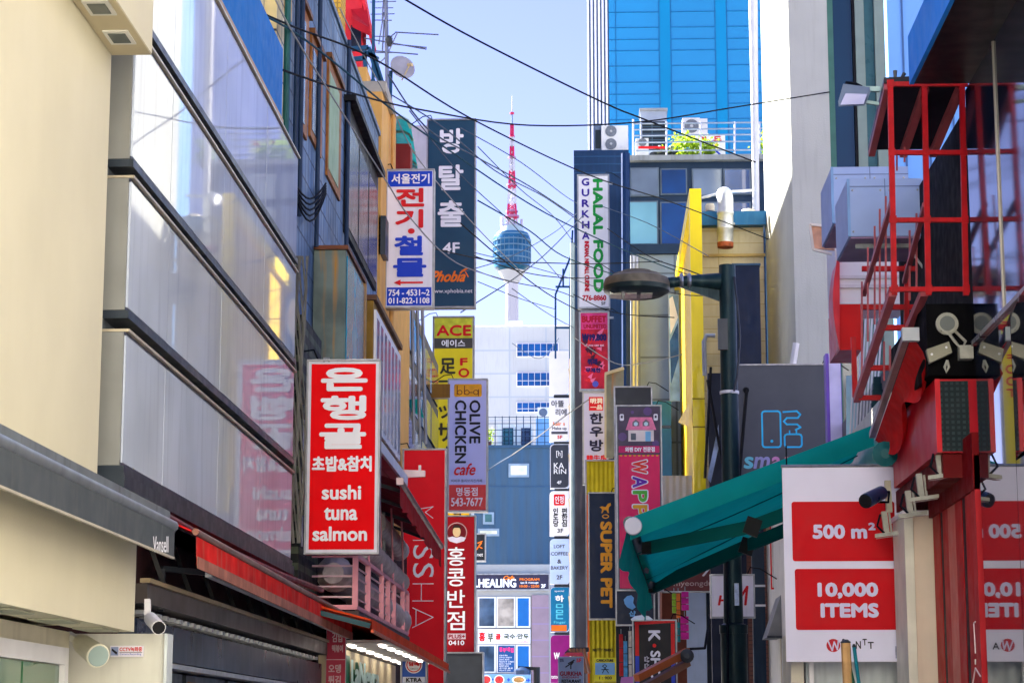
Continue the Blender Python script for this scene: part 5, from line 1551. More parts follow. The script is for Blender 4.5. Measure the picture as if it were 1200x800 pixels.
MB().slab([at(710, 438, 54.5), at(731, 431, 54.5), at(731, 536, 54.5), at(710, 536, 54.5)], (0, .1, 0)).build('panel', M('frosted grimy panel', (130, 134, 126), 0.4, var=0.2, streak=0.7, streak_col=(190, 120, 40)), t)
MB().bar(at(709, 438, 54.4), at(731, 431, 54.4), .07).bar(at(709.5, 438, 54.4), at(709.5, 536, 54.4), .05).build('frame', M('cream frame', (196, 186, 160), 0.5), t)

# ================================================================= RIGHT SIDE, MIDDLE
# shop row behind the banner
t = thing('shop_row', 'white rendered low shop row between the hanging banner and the lamp pole', 'building', (6, 33, 0))
ww = M('shop row white', (220, 218, 212), 0.7, var=0.05, streak=0.25, streak_col=(160, 156, 140))
box('wall', ww, t, 3.3, 9, 24.2, 42, 0, 5.4)
box('upper_wall', M('shop row grey', (120, 124, 128), 0.7, var=0.12), t, 3.9, 9, 24.2, 42, 5.402, 6.4)
s = Sign('wall_panel', 'narrow white panel in a red frame on the white shop row', (902.5, 588, 914, 690), 40.5, ink_red, ink_red, .06, 0)
s.panel((904, 590, 913, 688), ww, 'face', .012)
t = thing('grey_hood', 'slanting grey sheet hood low on the white shop row', 'hood', at(910, 740, 39))
MB().slab([at(918, 688, 39), at(922, 688, 39), at(922, 746, 39), at(899, 746, 39)], (0, 1.2, 0)).build('hood', M('grey hood sheet', (132, 134, 134), 0.5, 0.2), t)
MB().bar(at(899, 746, 38.98), at(922, 746, 38.98), .05).build('edge', dark_metal, t)
box('lower_panel', M('cream lower panel', (214, 206, 184), 0.6, streak=0.2), t, at(898, 0, 39.1).x, at(922, 0, 39.1).x, 39.1, 39.2, 0, at(910, 747, 39.1).z)
# distant shop fronts beneath the awning
t = thing('rear_shop', 'pale blue grey shop end with a dark doorway and brick pier, behind the lamp pole', 'building', at(850, 760, 50))
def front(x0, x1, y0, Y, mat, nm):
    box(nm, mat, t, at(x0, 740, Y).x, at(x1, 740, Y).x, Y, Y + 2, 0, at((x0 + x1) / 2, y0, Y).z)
front(805, 828, 600, 50, M('pale blue wall', (176, 190, 216), 0.6, var=0.06, streak=0.15), 'wall')
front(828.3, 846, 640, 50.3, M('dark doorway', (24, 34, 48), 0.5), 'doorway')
front(846.3, 900, 560, 50.5, M('brown brick', (140, 92, 80), 0.8, var=0.15, grid=(.3, .1, (104, 76, 68), .012)), 'brick_pier')
front(776, 804.7, 640, 50.2, M('brown timber panel', (104, 52, 36), 0.6, var=0.2), 'timber_wall')
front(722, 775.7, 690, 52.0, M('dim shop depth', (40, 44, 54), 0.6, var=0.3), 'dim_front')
front(772, 832, 557, 51.6, M('white corrugated', (190, 190, 198), 0.55, ribs=(.16, .03), var=0.04), 'corrugated_wall')
front(748, 790, 470, 56, M('cobalt panel', (30, 86, 150), 0.45, var=0.12), 'cobalt_wall')
t = thing('navy_column', 'navy steel column with two white straps beside the white shop row', 'column', at(890, 800, 41.8))
box('shaft', M('navy column paint', (18, 42, 64), 0.4, 0.1, var=0.2, streak=0.25, streak_col=(60, 90, 110)), t, at(882, 700, 41.8).x, at(896.5, 700, 41.8).x, 41.8, 42.0, 0, at(889, 590, 41.8).z)
for y in (686, 709):
    z = at(889, y, 41.8).z
    box('strap', white_paint, t, at(881, 700, 41.8).x, at(897, 700, 41.8).x, 41.77, 42.02, z - .02, z + .02)
s = Sign('projecting_sign', 'brown red cafe board with pale script, half hidden by the teal awning', (776, 600, 846, 692), 47.0, M('brown red board', (116, 56, 58), 0.5, var=0.08), casing_dark, .15, .4)
s.txt('myeongdung', (789, 680, 845, 688), M('pale brown ink', (206, 176, 172), 0.5), .1)
s.txt('cafe ya', (792, 656, 842, 675), ink_white, .6, slant=.15)
s = Sign('projecting_sign', 'square white clothing shop sign with red slanting letters behind the lamp pole', (834, 674, 883, 722), 36.0, sign_white, casing_white, .12, .4)
s.txt('H', (842, 697, 854, 709), ink_red, .5, slant=.2); s.txt('&', (855, 698, 863, 708), ink_red, .3); s.txt('M', (862, 686, 876, 709), ink_red, .5, slant=.2)
s = Sign('projecting_sign', 'black shop sign with white sideways letters between red and blue edges', (743, 727, 792, 812), 44.0, M('shop sign black', (26, 26, 32), 0.4), casing_dark, .2, .3)
s.poly([(744, 728), (791, 726), (791, 729), (744, 732)], M('signal red', (230, 26, 30), 0.4), 'red_edge', .013)
for x0 in (744.5, 786.5):
    s.panel((x0, 730, x0 + 4.5, 768), M('signal red', (230, 26, 30), 0.4), 'red_edge', .014); s.panel((x0, 768.2, x0 + 4.5, 811), M('cobalt edge', (44, 70, 190), 0.4), 'blue_edge', .014)
s.txt('K', (760, 738, 774, 751), ink_white, .7, rot=1)
s.disc(767, 756, 2.2, 2.2, M('signal red', (230, 26, 30), 0.4), 'dot', .016)
s.txt('SHOP', (762, 762, 774, 806), ink_white, .6, rot=1); s.txt('샵샵샵', (755, 768, 761, 792), M('grey white ink', (190, 190, 200), 0.4), .15, rot=1)
t = thing('white_disc_lamp', 'shining white disc lamp over the black shop sign', 'lamp', at(750, 724, 43.5))
MB().lathe(at(752, 725, 43.5), [(.01, .08), (.14, .06), (.22, 0), (.2, -.03), (.01, -.035)], (0, -.1, 1), 20).build('shade', M('pale lamp enamel', (226, 236, 230), 0.3), t, True)
MB().bar(at(752, 722, 43.6), at(752, 690, 43.6), .03).build('stem', steel, t)
# goods hanging in the shop mouth
random.seed(3)
gcols = (('hot magenta', (206, 24, 140)), ('lime', (150, 190, 40)), ('orange goods', (236, 120, 40)), ('sky goods', (90, 170, 220)), ('scarlet goods', (206, 30, 40)), ('cream goods', (230, 220, 200)), ('teal goods', (30, 140, 140)))
def goods(x, y, w_, h_, c, lab):
    Y = 46.2
    t = thing('hanging_goods', lab, 'merchandise', at(x, y + h_, Y), 'goods hung up in the shop mouth')
    a, b = at(x, y + h_, Y), at(x + w_, y, Y)
    m = M(*c, 0.5, var=0.25, scale=9)
    for k in range(3):
        dz = (b.z - a.z) / 3
        MB().box(a.x, b.x, Y + .02 * k, Y + .12, a.z + k * dz + .01, a.z + (k + 1) * dz - .01).build('pack', m, t)
    MB().tube([V(((a.x + b.x) / 2, Y + .05, b.z)), V(((a.x + b.x) / 2, Y + .05, b.z + .1))], .01, 5).build('hook', steel, t)
goods(799, 692, 8, 23, gcols[0], 'upper magenta stack of packets hanging in the shop mouth')
goods(798, 721, 9, 28, gcols[0], 'lower magenta stack of packets hanging in the shop mouth')
goods(788, 694, 4, 24, gcols[1], 'thin lime strip of packets beside the upper magenta ones')
goods(793, 694, 4, 30, gcols[2], 'orange strip of packets between the lime and the magenta ones')
goods(794, 728, 3, 24, gcols[6], 'teal strip of packets beside the lower magenta ones')
goods(726, 742, 4, 50, gcols[4], 'scarlet strip of packets left of the black shop sign')
goods(731, 750, 4, 46, gcols[3], 'sky blue strip of packets left of the black shop sign')
goods(737, 738, 3, 60, gcols[5], 'cream strip of packets nearest the black shop sign')
t = thing('folding_awning', 'orange brown folding awning arms reaching out low in front of the black shop sign', 'awning', at(800, 770, 40))
ob = M('orange brown arm', (166, 86, 44), 0.45, 0.2, var=0.15)
MB().bar(at(746, 794, 39.5), at(806, 763, 40.5), .13).build('upper_arm', ob, t)
MB().bar(at(752, 806, 39.5), at(806, 776, 40.5), .12).build('lower_arm', M('brown arm', (112, 76, 60), 0.45, 0.2), t)
MB().lathe(at(805, 768, 40.3), [(.11, 0), (.13, .04), (.05, .06)], (0, -1, 0), 14).build('elbow', dark_metal, t)
MB().tube([at(805, 760, 40.5), at(826, 759, 42), at(832, 720, 43), at(834, 700, 43)], .025, 6).build('cable', black_rubber, t)
MB().slab([at(728, 793, 40), at(742, 792, 40), at(742, 806, 40), at(726, 806, 40)], (0, .1, 0)).build('purple_cover', M('purple cover', (190, 120, 190), 0.5), t)

# smart shop sign
s = Sign('projecting_sign', 'large charcoal shop sign with a glowing blue telephone outline and rainbow lettering', (864, 428, 972, 560), 38.0, None, casing_dark, .3)
s.panel((864.5, 428.5, 971.5, 559.5), M('charcoal board', (84, 88, 94), 0.55, var=0.05), 'face', .01)
cy = M('cyan outline', (40, 190, 240), 0.4)
def rrect(x0, y0, x1, y1, r_):
    o = []
    for cx, cy_, a0 in ((x1 - r_, y0 + r_, -90), (x1 - r_, y1 - r_, 0), (x0 + r_, y1 - r_, 90), (x0 + r_, y0 + r_, 180)):
        o += [(cx + r_ * math.cos(R(a0 + q)), cy_ + r_ * math.sin(R(a0 + q))) for q in (0, 45, 90)]
    return o + [o[0]]
s.stroke(rrect(893, 482, 914.5, 524, 3), 2, cy, 'telephone_outline')
s.disc(904, 517, 1.7, 1.7, cy, 'telephone_button', .018)
s.stroke(rrect(919, 509, 939, 524, 3), 2, cy, 'plug_outline'); s.stroke([(925, 509), (925, 505)], 1.6, cy, 'plug_outline'); s.stroke([(933, 509), (933, 505)], 1.6, cy, 'plug_outline')
s.stroke([(918, 483), (934, 482), (938, 486), (935, 490), (922, 490), (918.5, 494), (922, 497.5), (934, 497.5), (938, 501), (932, 504)], 2, cy, 'cable_outline')
ss = [('s', 871, (110, 200, 214)), ('m', 883, (160, 160, 206)), ('a', 903, (206, 140, 190)), ('r', 918, (220, 130, 150)), ('t', 930, (220, 150, 120))]
for ch, x, c in ss:
    s.txt(ch, (x, 535 if ch != 't' else 531, x + (18 if ch == 'm' else 11), 549), M('pastel letter ' + ch, c, 0.45), .7, slant=.15)
MB().tube([at(875, 457, 37.9), at(866, 560, 37.9)], .03, 6).build('stay_rod', black_metal, s.root)
MB().lathe(s.pt(875, 457, .0), [(.06, 0), (.04, .06)], (0, -1, 0), 10).build('rod_socket', black_metal, s.root)

# street lamp
t = thing('street_lamp', 'dark green street lamp with a wide disc head reaching over the street', 'street lamp', V((at(856, 700, 33).x, 33, 0)))
YL = 33.0
gp2 = M('dark green pole paint', (24, 48, 52), 0.42, 0.2, var=0.2, scale=4, streak=0.25, streak_col=(84, 110, 106))
gold_ = M('weathered lamp enamel', (112, 104, 86), 0.5, 0.3, var=0.25, scale=6)
ptop = at(851, 311, YL)
xp = at(858, 640, YL).x
MB().lathe((xp, YL, 0), [(.2, 0), (.2, at(862, 732, YL).z), (.15, at(862, 730, YL).z), (.14, 4), (.128, ptop.z), (.0, ptop.z + .01)], (0, 0, 1), 20).build('pole', gp2, t, True)
MB().lathe((xp, YL, 0), [(.215, at(862, 742, YL).z), (.215, at(862, 732, YL).z)], (0, 0, 1), 20).build('collar', gp2, t, True)
pc = at(848, 330, YL)
hd = at(746, 333, YL)
hr = 39 / 2532 * YL * 1.02
MB().tube([V((xp - .1, YL, pc.z)), V((hd.x + hr + .3, YL, pc.z + .02)), V((hd.x + hr - .1, YL, pc.z - .02))], [.14, .085, .085], 12).build('arm', gp2, t, True)
MB().slab([V((xp - .1, YL - .02, pc.z - .02)), V((xp - .1, YL - .02, pc.z - .32)), V((xp - .8, YL - .02, pc.z - .06))], (0, .05, 0)).build('gusset', gp2, t)
for k in (.18, .3):
    MB().lathe(V((hd.x + hr + k, YL, pc.z + .02)), [(.1, -.03), (.125, 0), (.1, .03)], (1, 0, 0), 12).build('clamp', steel, t)
head = MB().lathe(hd + V((0, 0, -.02)), [(.03, .24), (hr * .45, .225), (hr * .5, .19), (hr * .72, .17), (hr * .76, .135), (hr * .95, .1), (hr, .02), (hr, -.03)], (0, 0, 1), 40).build('head', gold_, t, True)
MB().lathe(hd + V((0, 0, -.02)), [(hr * 1.005, -.031), (hr * .98, -.1), (hr * .78, -.16), (hr * .72, -.13), (.01, -.128)], (0, 0, 1), 40).build('skirt', M('lamp skirt', (40, 54, 56), 0.35, 0.3, var=0.15), t, True)
for k in range(3):
    x0 = hd.x - .42 + k * .24
    box('light_module', M('lamp module', (220, 226, 210), 0.2, var=0.2, scale=20), t, x0, x0 + .18, YL - .18, YL + .18, hd.z - .19, hd.z - .14)
z0 = at(856, 460, YL).z
MB().lathe((xp, YL, z0), [(.14, -.025), (.15, -.02), (.15, .02), (.14, .025)], (0, 0, 1), 20).build('band', white_paint, t)
MB().tube([V((xp + .1, YL - .12, pc.z + .05)), V((xp + .13, YL - .16, pc.z - .3)), V((xp + .17, YL - .16, pc.z - .9)), V((xp + .12, YL - .18, pc.z - 1.5)), V((xp + .06, YL - .2, pc.z - 1.75))], .018, 6).build('cable', dark_metal, t)
box('control_box', dark_metal, t, xp - .17, xp - .02, YL - .2, YL - .13, at(850, 412, YL).z, at(850, 376, YL).z)
MB().box(at(848, 0, YL - .2).x, at(853, 0, YL - .2).x, YL - .22, YL - .19, at(850, 709, YL - .2).z, at(850, 683, YL - .2).z).build('sticker', M('pale blue sticker', (190, 206, 226), 0.4, var=0.2, scale=20), t)
MB().tube([at(852, 640, YL - .25), at(853, 812, YL - .25)], .02, 6).build('cable', black_rubber, t)

# ---------------------------------------------------------------- teal awning
t = thing('teal_awning', 'large teal cloth awning on folding arms, stretched over the street', 'awning', at(880, 580, 26))
tc = M('teal cloth', (14, 184, 164), 0.85, var=0.14, scale=1.2, fabric=True, trans=0.6, spec=.1, bump=.5, bscale=7, streak=.2, streak_col=(40, 120, 110))
A = at(738, 612, 24.2)                        # near street corner
B = at(1024, 503, 25.2); B.x = 3.25
Cc = at(764, 690, 29.5)                       # far street corner
D = V((3.25, 30.5, B.z - .1))
n, m_ = 16, 10
mb = MB()
for i in range(n + 1):
    for k in range(m_ + 1):
        u, v = i / n, k / m_
        p = A.lerp(B, u).lerp(Cc.lerp(D, u), v)
        mb.v.append(p + V((0, 0, -.1 * math.sin(math.pi * v) * (1 - .3 * u) - .05 * math.sin(math.pi * u) - .025 * math.sin(v * 19) * math.sin(math.pi * v) + .015 * math.sin(u * 11 + v * 5))))
mb.f = [(i * (m_ + 1) + k, i * (m_ + 1) + k + 1, (i + 1) * (m_ + 1) + k + 1, (i + 1) * (m_ + 1) + k) for i in range(n) for k in range(m_)]
cl = mb.build('cloth', tc, t, True)
ds = M('dark teal seam', (4, 90, 90), 0.9, spec=.05)
for v_ in (.3, .7):
    MB().tube([A.lerp(B, u_ / 8).lerp(Cc.lerp(D, u_ / 8), v_) + V((.0, 0, -.02 - .1 * math.sin(math.pi * v_) * (1 - .3 * u_ / 8) - .05 * math.sin(math.pi * u_ / 8))) for u_ in range(9)], .008, 5).build('seam', ds, cl)
mb = MB()                                      # side curtain hanging from the near edge
for i in range(21):
    p = A.lerp(B, i / 20)
    mb.v += [p + V((0, -.03, .05)), p + V((0, -.035, -.2 - .0 * i))]
mb.f = [(2 * i, 2 * i + 1, 2 * i + 3, 2 * i + 2) for i in range(20)]
mb.build('side_flap', M('teal flap cloth', (8, 168, 164), 0.75, var=0.06, fabric=True, trans=0.45), t, True)
MB().tube([A, Cc], .075, 14).build('front_tube', M('slate tube', (56, 66, 74), 0.35, 0.5), t, True)
MB().lathe(at(742, 616, 24.05), [(.098, .05), (.1, 0), (.09, -.012), (.0, -.014)], (0, 1, 0), 24).build('end_cap', M('white cap', (196, 200, 216), 0.4, var=0.03), t)
mb = MB()
prof = (.9, .98, .86, .8, .95, 1.05, 1.2, 1.3, 1.25, .75, .5)
NV = 41
for i in range(NV):
    f_ = i / (NV - 1)
    q_ = f_ * (len(prof) - 1)
    k_ = min(int(q_), len(prof) - 2)
    h_ = (1 - math.cos(math.pi * (q_ - k_))) / 2
    d_ = prof[k_] * (1 - h_) + prof[k_ + 1] * h_
    p = A.lerp(Cc, f_)
    for j in range(4):
        g = j / 3
        mb.v.append(p + V((-.02 - .1 * g * (1 - f_) - .03 * math.sin(f_ * 24) * g, 0, -.04 - g * d_ * .42)))
mb.f = [(4 * i + j, 4 * i + j + 1, 4 * i + j + 5, 4 * i + j + 4) for i in range(NV - 1) for j in range(3)]
mb.build('valance', M('teal valance cloth', (8, 168, 162), 0.75, var=0.06, fabric=True, trans=0.5), t, True)
at_ = M('teal arm paint', (6, 84, 82), 0.8, 0.0, spec=.05, var=0.08)
for (p0, p1, p2), Y0, Y1, wd in ((((757, 642), (880, 617), (1030, 560)), 25.4, 25.2, .15), (((764, 688), (874, 640), (1030, 575)), 29.0, 26.2, .15)):
    a, b, c = at(*p0, Y0), at(*p1, (Y0 + Y1) / 2), at(*p2, Y1)
    ar = MB().bar(a, b, .075, wd).bar(b, c, .08, wd).build('folding_arm', at_, t)
    MB().bar(b + V((-.07, -.01, .03)), b + V((.1, -.01, -.03)), .12, wd + .05).build('elbow', black_metal, ar)
    MB().bar(a + V((-.05, -.01, 0)), a + V((.06, -.01, .0)), .12, wd * .9).build('shoe', black_metal, ar)

# ================================================================= RIGHT SIDE, NEAR
# hanging banner
s = Sign('hanging_banner', 'big pale banner with two red panels giving size and number of items', (919, 546, 1063, 775), 22.4, None, sign_white, .03)
bw = M('banner lilac', (232, 232, 252), 0.6, var=0.04, scale=1.5, spec=.2)
s.panel((919.3, 546.3, 1062.7, 774.7), bw, 'face', .008)
br = M('banner red', (206, 14, 26), 0.6, var=0.04, spec=.15)
def rr2(r_, mat): return s.panel(r_, mat, 'red_panel', .014, rad=3)
rr2((929, 588, 1050, 658), br); rr2((931, 667, 1053, 738), br)
bk = M('banner lettering', (214, 212, 240), 0.5, var=0.02)
s.txt('500 m', (953, 615, 1017, 632), bk, 1.1); s.txt('2', (1018.5, 613, 1027, 622), bk, .7)
s.txt('10,000', (957, 683, 1028, 702), bk, 1.2); s.txt('ITEMS', (960, 707, 1028, 724), bk, 1.2)
s.disc(974, 756, 8, 7.6, M('logo crimson', (190, 24, 44), 0.5), 'logo', .014)
s.stroke([(968, 751), (972.5, 762), (975, 752), (978.5, 761), (980, 750)], 1.7, bk, 'logo_letter', .02)
li = M('logo ink', (44, 44, 54), 0.5)
for ch, x0, y0, x1, y1 in (('A', 984, 753, 992, 761), ('N', 1000, 751, 1006, 760), ('T', 1008, 748.5, 1013, 756), ('T', 1014, 752, 1021, 760)):
    s.txt(ch, (x0, y0, x1, y1), li, .2)
s.panel((1046, 757, 1062, 771), M('grey patch print', (160, 164, 190), 0.5, var=0.4, scale=14), 'photo_patch', .012)
MB().tube([s.pt(918, 546), s.pt(1066, 545.5)], .018, 8).build('top_rail', steel, s.root)
for x in (925, 1058):
    MB().tube([s.pt(x, 546, -.06), s.pt(x, 520, -.06)], .008, 5).build('cord', black_metal, s.root)
# kiosk wall under the banner
t = thing('white_kiosk', 'pale ribbed sheet wall standing behind the hanging banner', 'kiosk', at(1000, 790, 22.8))
box('wall', M('ribbed pale sheet', (206, 214, 216), 0.5, ribs=(.12, .02), streak=.15), t, at(944, 780, 22.8).x, 3.25, 22.8, 23.8, 0, 2.6)
box('side_post', M('cream post', (214, 208, 186), 0.55), t, at(927, 780, 22.7).x, at(942, 780, 22.7).x, 22.7, 23.7, 0, 2.62)
box('slim_post', white_paint, t, at(929, 0, 22.65).x, at(934, 0, 22.65).x, 22.62, 22.69, 0, 2.58)
box('upper_sheet', M('lilac grey sheet', (176, 176, 196), 0.6), t, at(944, 780, 22.8).x, 3.25, 22.82, 23.8, 2.602, 4.2)
# poles poking up
for (p, q, r_, mat, lab) in (((994, 812), (991, 753), .042, M('raw wood', (190, 150, 100), 0.7, var=0.2, scale=9), 'raw wooden pole poking up in front of the banner'),
                             ((1003, 812), (989, 752), .016, M('dark green stick', (30, 80, 62), 0.5), 'thin dark green stick leaning against the wooden pole'),
                             ((1008, 812), (1001, 758), .016, M('teal stick', (20, 120, 140), 0.5), 'thin teal stick beside the wooden pole')):
    t = thing('leaning_pole', lab, 'pole', at(p[0], p[1], 19))
    a, b = at(*p, 19), at(*q, 19)
    a2 = a + (a - b) * ((a.z - 0.0) / (b.z - a.z))
    MB().tube([a2, b], [r_ * 1.1, r_], 8).build('shaft', mat, t, True)
    MB().lathe(b, [(r_, 0), (r_ * 1.1, .01), (r_ * .5, .03)], b - a, 8).build('tip', dark_metal, t)

# cream pier, red doors
t = thing('cream_pier', 'cream panelled pier between the banner and the red doors', 'pier', (3.2, 21.5, 0))
zp = at(1080, 604, 21.4).z
box('shaft', M('cream pier paint', (222, 208, 184), 0.55, var=0.05, streak=0.15, streak_col=(180, 160, 130)), t, at(1073, 700, 21.4).x, 3.5, 21.4, 22.2, 0, zp)
box('pale_strip', M('pale strip', (226, 226, 206), 0.5), t, at(1062, 700, 21.4).x, at(1072.5, 700, 21.4).x, 21.38, 22.2, 0, zp)
box('cap', white_paint, t, at(1060, 700, 21.4).x, 3.5, 21.35, 22.2, zp + .002, zp + .05)
t = thing('red_doors', 'tall red steel doors with pink edges beside the mirror glass', 'door', (3.3, 20, 0))
red_d = M('door red', (186, 8, 18), 0.5, var=0.15, scale=2, spec=.15, streak=.2, streak_col=(110, 6, 14))
pink_e = M('salmon edge', (206, 96, 86), 0.45, var=0.1, streak=0.2, streak_col=(180, 60, 50))
zd = at(1120, 585, 19.6).z
for y0, y1, X, mat, nm in ((19.0, 19.36, 3.29, red_d, 'door_frame'), (19.37, 19.6, 3.305, black_metal, 'gap'), (19.61, 19.97, 3.3, red_d, 'door_leaf'), (19.98, 20.4, 3.3, pink_e, 'door_edge'), (20.41, 20.7, 3.3, red_d, 'door_leaf'), (20.71, 20.86, 3.305, black_metal, 'gap'), (20.87, 21.3, 3.3, red_d, 'door_leaf')):
    box(nm, mat, t, X, 3.6, y0, y1, 0, zd)
box('lintel', M('dark red lintel', (120, 8, 16), 0.6, spec=.1), t, 3.27, 3.6, 18.78, 21.35, zd + .002, zd + .5)
box('pink_jamb', M('rose red jamb', (190, 36, 44), 0.5, spec=.15, var=.12), t, 3.28, 3.6, 18.78, 18.99, 0, zd + .3)
chalk = M('chalk white', (226, 206, 206), 0.6)
def rp(x, y): return onx(x, y, 3.274)
MB().tube([rp(1140, 800), rp(1143, 782), rp(1149, 792)], .007, 4).tube([rp(1143, 778), rp(1143, 772)], .007, 4).tube([rp(1143, 765), rp(1142, 745), rp(1141, 730), rp(1143, 728)], .007, 4).build('chalk_arrow', chalk, t)

# mirror glass storefront with overhang
t = thing('glass_storefront', 'dark mirror glass storefront with an overhang edged in painted sky reflection, nearest on the right', 'building', (5, 15, 0))
mir = M('mirror storefront glass', (30, 38, 48), 0.015, 0.0, var=0.2, scale=.5, ior=1.9, coat=0.3)
mir2 = M('smoked mirror glass', (14, 26, 48), 0.06, 0.0, var=0.3, scale=.8, ior=1.4, coat=0.0, spec=.2)
zs1, zs2 = 4.9, 7.2
box('core', black_metal, t, 3.4, 9, 13, 18.62, 0, 8.5)
ys = (13.0, 15.2, 17.0, 18.62)
for a, b in zip(ys, ys[1:]):
    if a == 15.2:
        box('glass_pane', mir, t, 3.3, 3.39, a + .008, b - .008, 0.4, 3.7)
        MB().slab([(3.2, a + .008, 3.72), (3.3, b - .008, 3.72), (3.39, b - .008, 3.72), (3.39, a + .008, 3.72)], (0, 0, zs1 - 3.72)).build('glass_pane', mir, t)
    else:
        box('glass_pane', mir, t, 3.3, 3.39, a + .008, b - .008, 0.4, zs1)
for a, b in ((13, 15.4), (15.4, 17.22), (17.22, 18.62)):
    box('upper_pane', mir2, t, 3.3, 3.39, a + .006, b - .006, zs1 + .05, zs2)
box('metal_strip', M('pale strip metal', (150, 150, 150), 0.3, 0.7), t, 3.27, 3.39, 13, 18.63, zs1 + .004, zs1 + .045)
MB().box(3.285, 3.3, 17.21, 17.235, zs1 + .05, zs2).build('mullion', M('grey mullion', (150, 146, 140), 0.35, 0.5), t)
box('end_post', black_metal, t, 3.5, 3.6, 18.64, 19.25, zd + .51, zs2)
ov = MB().box(2.82, 9, 13, 18.4, zs2 + .003, zs2 + .42).build('overhang', M('black soffit', (22, 24, 30), 0.4, var=0.2), t)
box('sky_reflection_fascia', M('sky reflection blue', (36, 136, 236), 0.6, 0.0, var=0.05, spec=.1), ov, 2.78, 2.818, 13, 18.41, zs2 - .0, zs2 + .44)  # blue of the reflected sky put into the fascia colour
box('side_wall', M('dark side wall', (24, 26, 32), 0.8, var=0.3, spec=.1), t, 3.45, 9, 18.69, 24.1, 0, 7.3)
box('black_hood', M('black hood', (8, 8, 11), 0.8, spec=.08), t, 2.98, 3.44, 19.2, 21.6, at(1100, 440, 19.2).z, at(1100, 356, 19.2).z)

# red sign box with floodlights
t = thing('red_sign_box', 'dark red box sign along the wall with a black end', 'sign box', (3.1, 20.5, 4.1))
rb_ = M('box sign red', (186, 12, 34), 0.45, var=0.14, scale=1.5, spec=.2, streak=.25, streak_col=(150, 30, 50))
ze0, ze1 = at(1115, 530, 19.25).z, at(1115, 444, 19.25).z
xo = at(1097, 490, 19.25).x
box('box', rb_, t, xo, 3.44, 19.25, 22.1, ze0, ze1)
box('end_plate', M('dark slate mesh', (44, 62, 66), 0.6, grid=(.05, .05, (24, 36, 40), .012)), t, xo + .045, 3.335, 19.235, 19.249, ze0 + .01, ze1 - .02)
box('end_rim', M('bright red rim', (204, 24, 40), 0.35), t, xo - .004, xo + .042, 19.23, 19.249, ze0, ze1)
box('under_beam', M('brown red beam', (104, 16, 20), 0.6, spec=.1), t, 3.1, 3.5, 19.3, 22.4, ze0 - .22, ze0 - .003)
fl_w = M('floodlight cream', (170, 170, 156), 0.5, var=0.14, scale=12, spec=.2, streak=.3, streak_col=(110, 100, 84))
for k, (px, py, Y, lab) in enumerate(((1104, 562, 19.4, 'cream floodlight on a bent arm under the near end of the red box sign'), (1081, 588, 20.3, 'second cream floodlight back from the near end under the red box sign'), (1068, 607, 21.0, 'cream floodlight at the cream pier under the red box sign'), (1040, 630, 21.9, 'lowest cream floodlight, in front of the banner'))):
    t = thing('floodlight', lab, 'floodlight', at(px, py, Y), 'floodlights under the red box sign')
    c = at(px, py, Y)
    MB().slab([c + V((-.13, -.04, .0)), c + V((.14, -.1, .03)), c + V((.16, .1, .05)), c + V((-.1, .14, .02))], (0, 0, .035)).build('lamp_plate', fl_w, t)
    MB().bar(c + V((.0, .03, .03)), c + V((-.02, .06, .27)), .055).bar(c + V((.05, .03, .03)), c + V((.03, .06, .26)), .02).build('arm', fl_w, t)
    MB().slab([c + V((-.12, -.03, -.008)), c + V((.13, -.09, .022)), c + V((.15, .09, .042)), c + V((-.09, .13, .012))], (0, 0, -.004)).build('glass', M('floodlight glass', (170, 150, 150), 0.2, var=0.1), t)
    MB().tube([c + V((-.06, .05, .24)), c + V((-.1, .0, .12)), c + V((-.03, .0, .05))], .012, 6).build('cable', black_rubber, t)
t = thing('security_camera', 'blue bullet camera on a cream bracket in front of the banner', 'camera', at(1024, 583, 21.8))
a, b = at(1033, 577, 21.9), at(1014, 587, 21.6)
MB().lathe(b, [(.05, 0), (.075, .01), (.078, .06), (.07, (a - b).length), (.04, (a - b).length + .02)], a - b, 16).build('body', M('blue camera body', (40, 64, 110), 0.3, 0.2, coat=.4), t, True)
MB().lathe(b, [(.072, -.002), (.05, -.006), (.0, -.004)], a - b, 16).build('lens', black_metal, t)
MB().bar(at(1040, 563, 22.2), at(1042, 600, 22.2), .06).build('bracket', M('cream bracket', (190, 184, 160), 0.5), t)
MB().tube([a, at(1042, 576, 22.1), at(1041, 588, 22.1), at(1030, 588, 22)], .013, 6).build('cable', black_rubber, t)
# folded red awning on a rail
t = thing('rolled_awning', 'folded scarlet awning cloth bunched under a grey sloping rail', 'awning', at(1045, 460, 20.5))
P1, P2 = at(1064, 388, 19.3), at(1022, 510, 22.4)
MB().bar(P1, P2, .06).build('rail', M('grey brown rail', (150, 132, 130), 0.4, 0.4), t)
mb = MB()
for i in range(25):
    f_ = i / 24
    p = P1.lerp(P2, f_)
    for j in range(6):
        g = j / 5
        mb.v.append(p + V((.03 + .17 * math.sin(g * 2.4) * (.7 + .3 * math.sin(i * .55)), 0, -.05 - g * (.34 + .1 * math.sin(i * .5)))))
mb.f = [(6 * i + j, 6 * i + j + 1, 6 * i + j + 7, 6 * i + j + 6) for i in range(24) for j in range(5)]
mb.build('cloth', M('scarlet cloth', (216, 34, 36), 0.7, var=0.15, scale=5, fabric=True, trans=.25), t, True)
MB().lathe(at(1037, 532, 21.8), [(.11, 0), (.13, .03), (.05, .06)], (0, -1, 0), 14).build('gear', M('teal gear', (20, 90, 96), 0.4), t)
MB().box(P1.x - .06, P1.x + .09, P1.y - .08, P1.y, P1.z - .1, P1.z + .02).build('end_cap', M('pale grey cap', (190, 196, 200), 0.4), t)
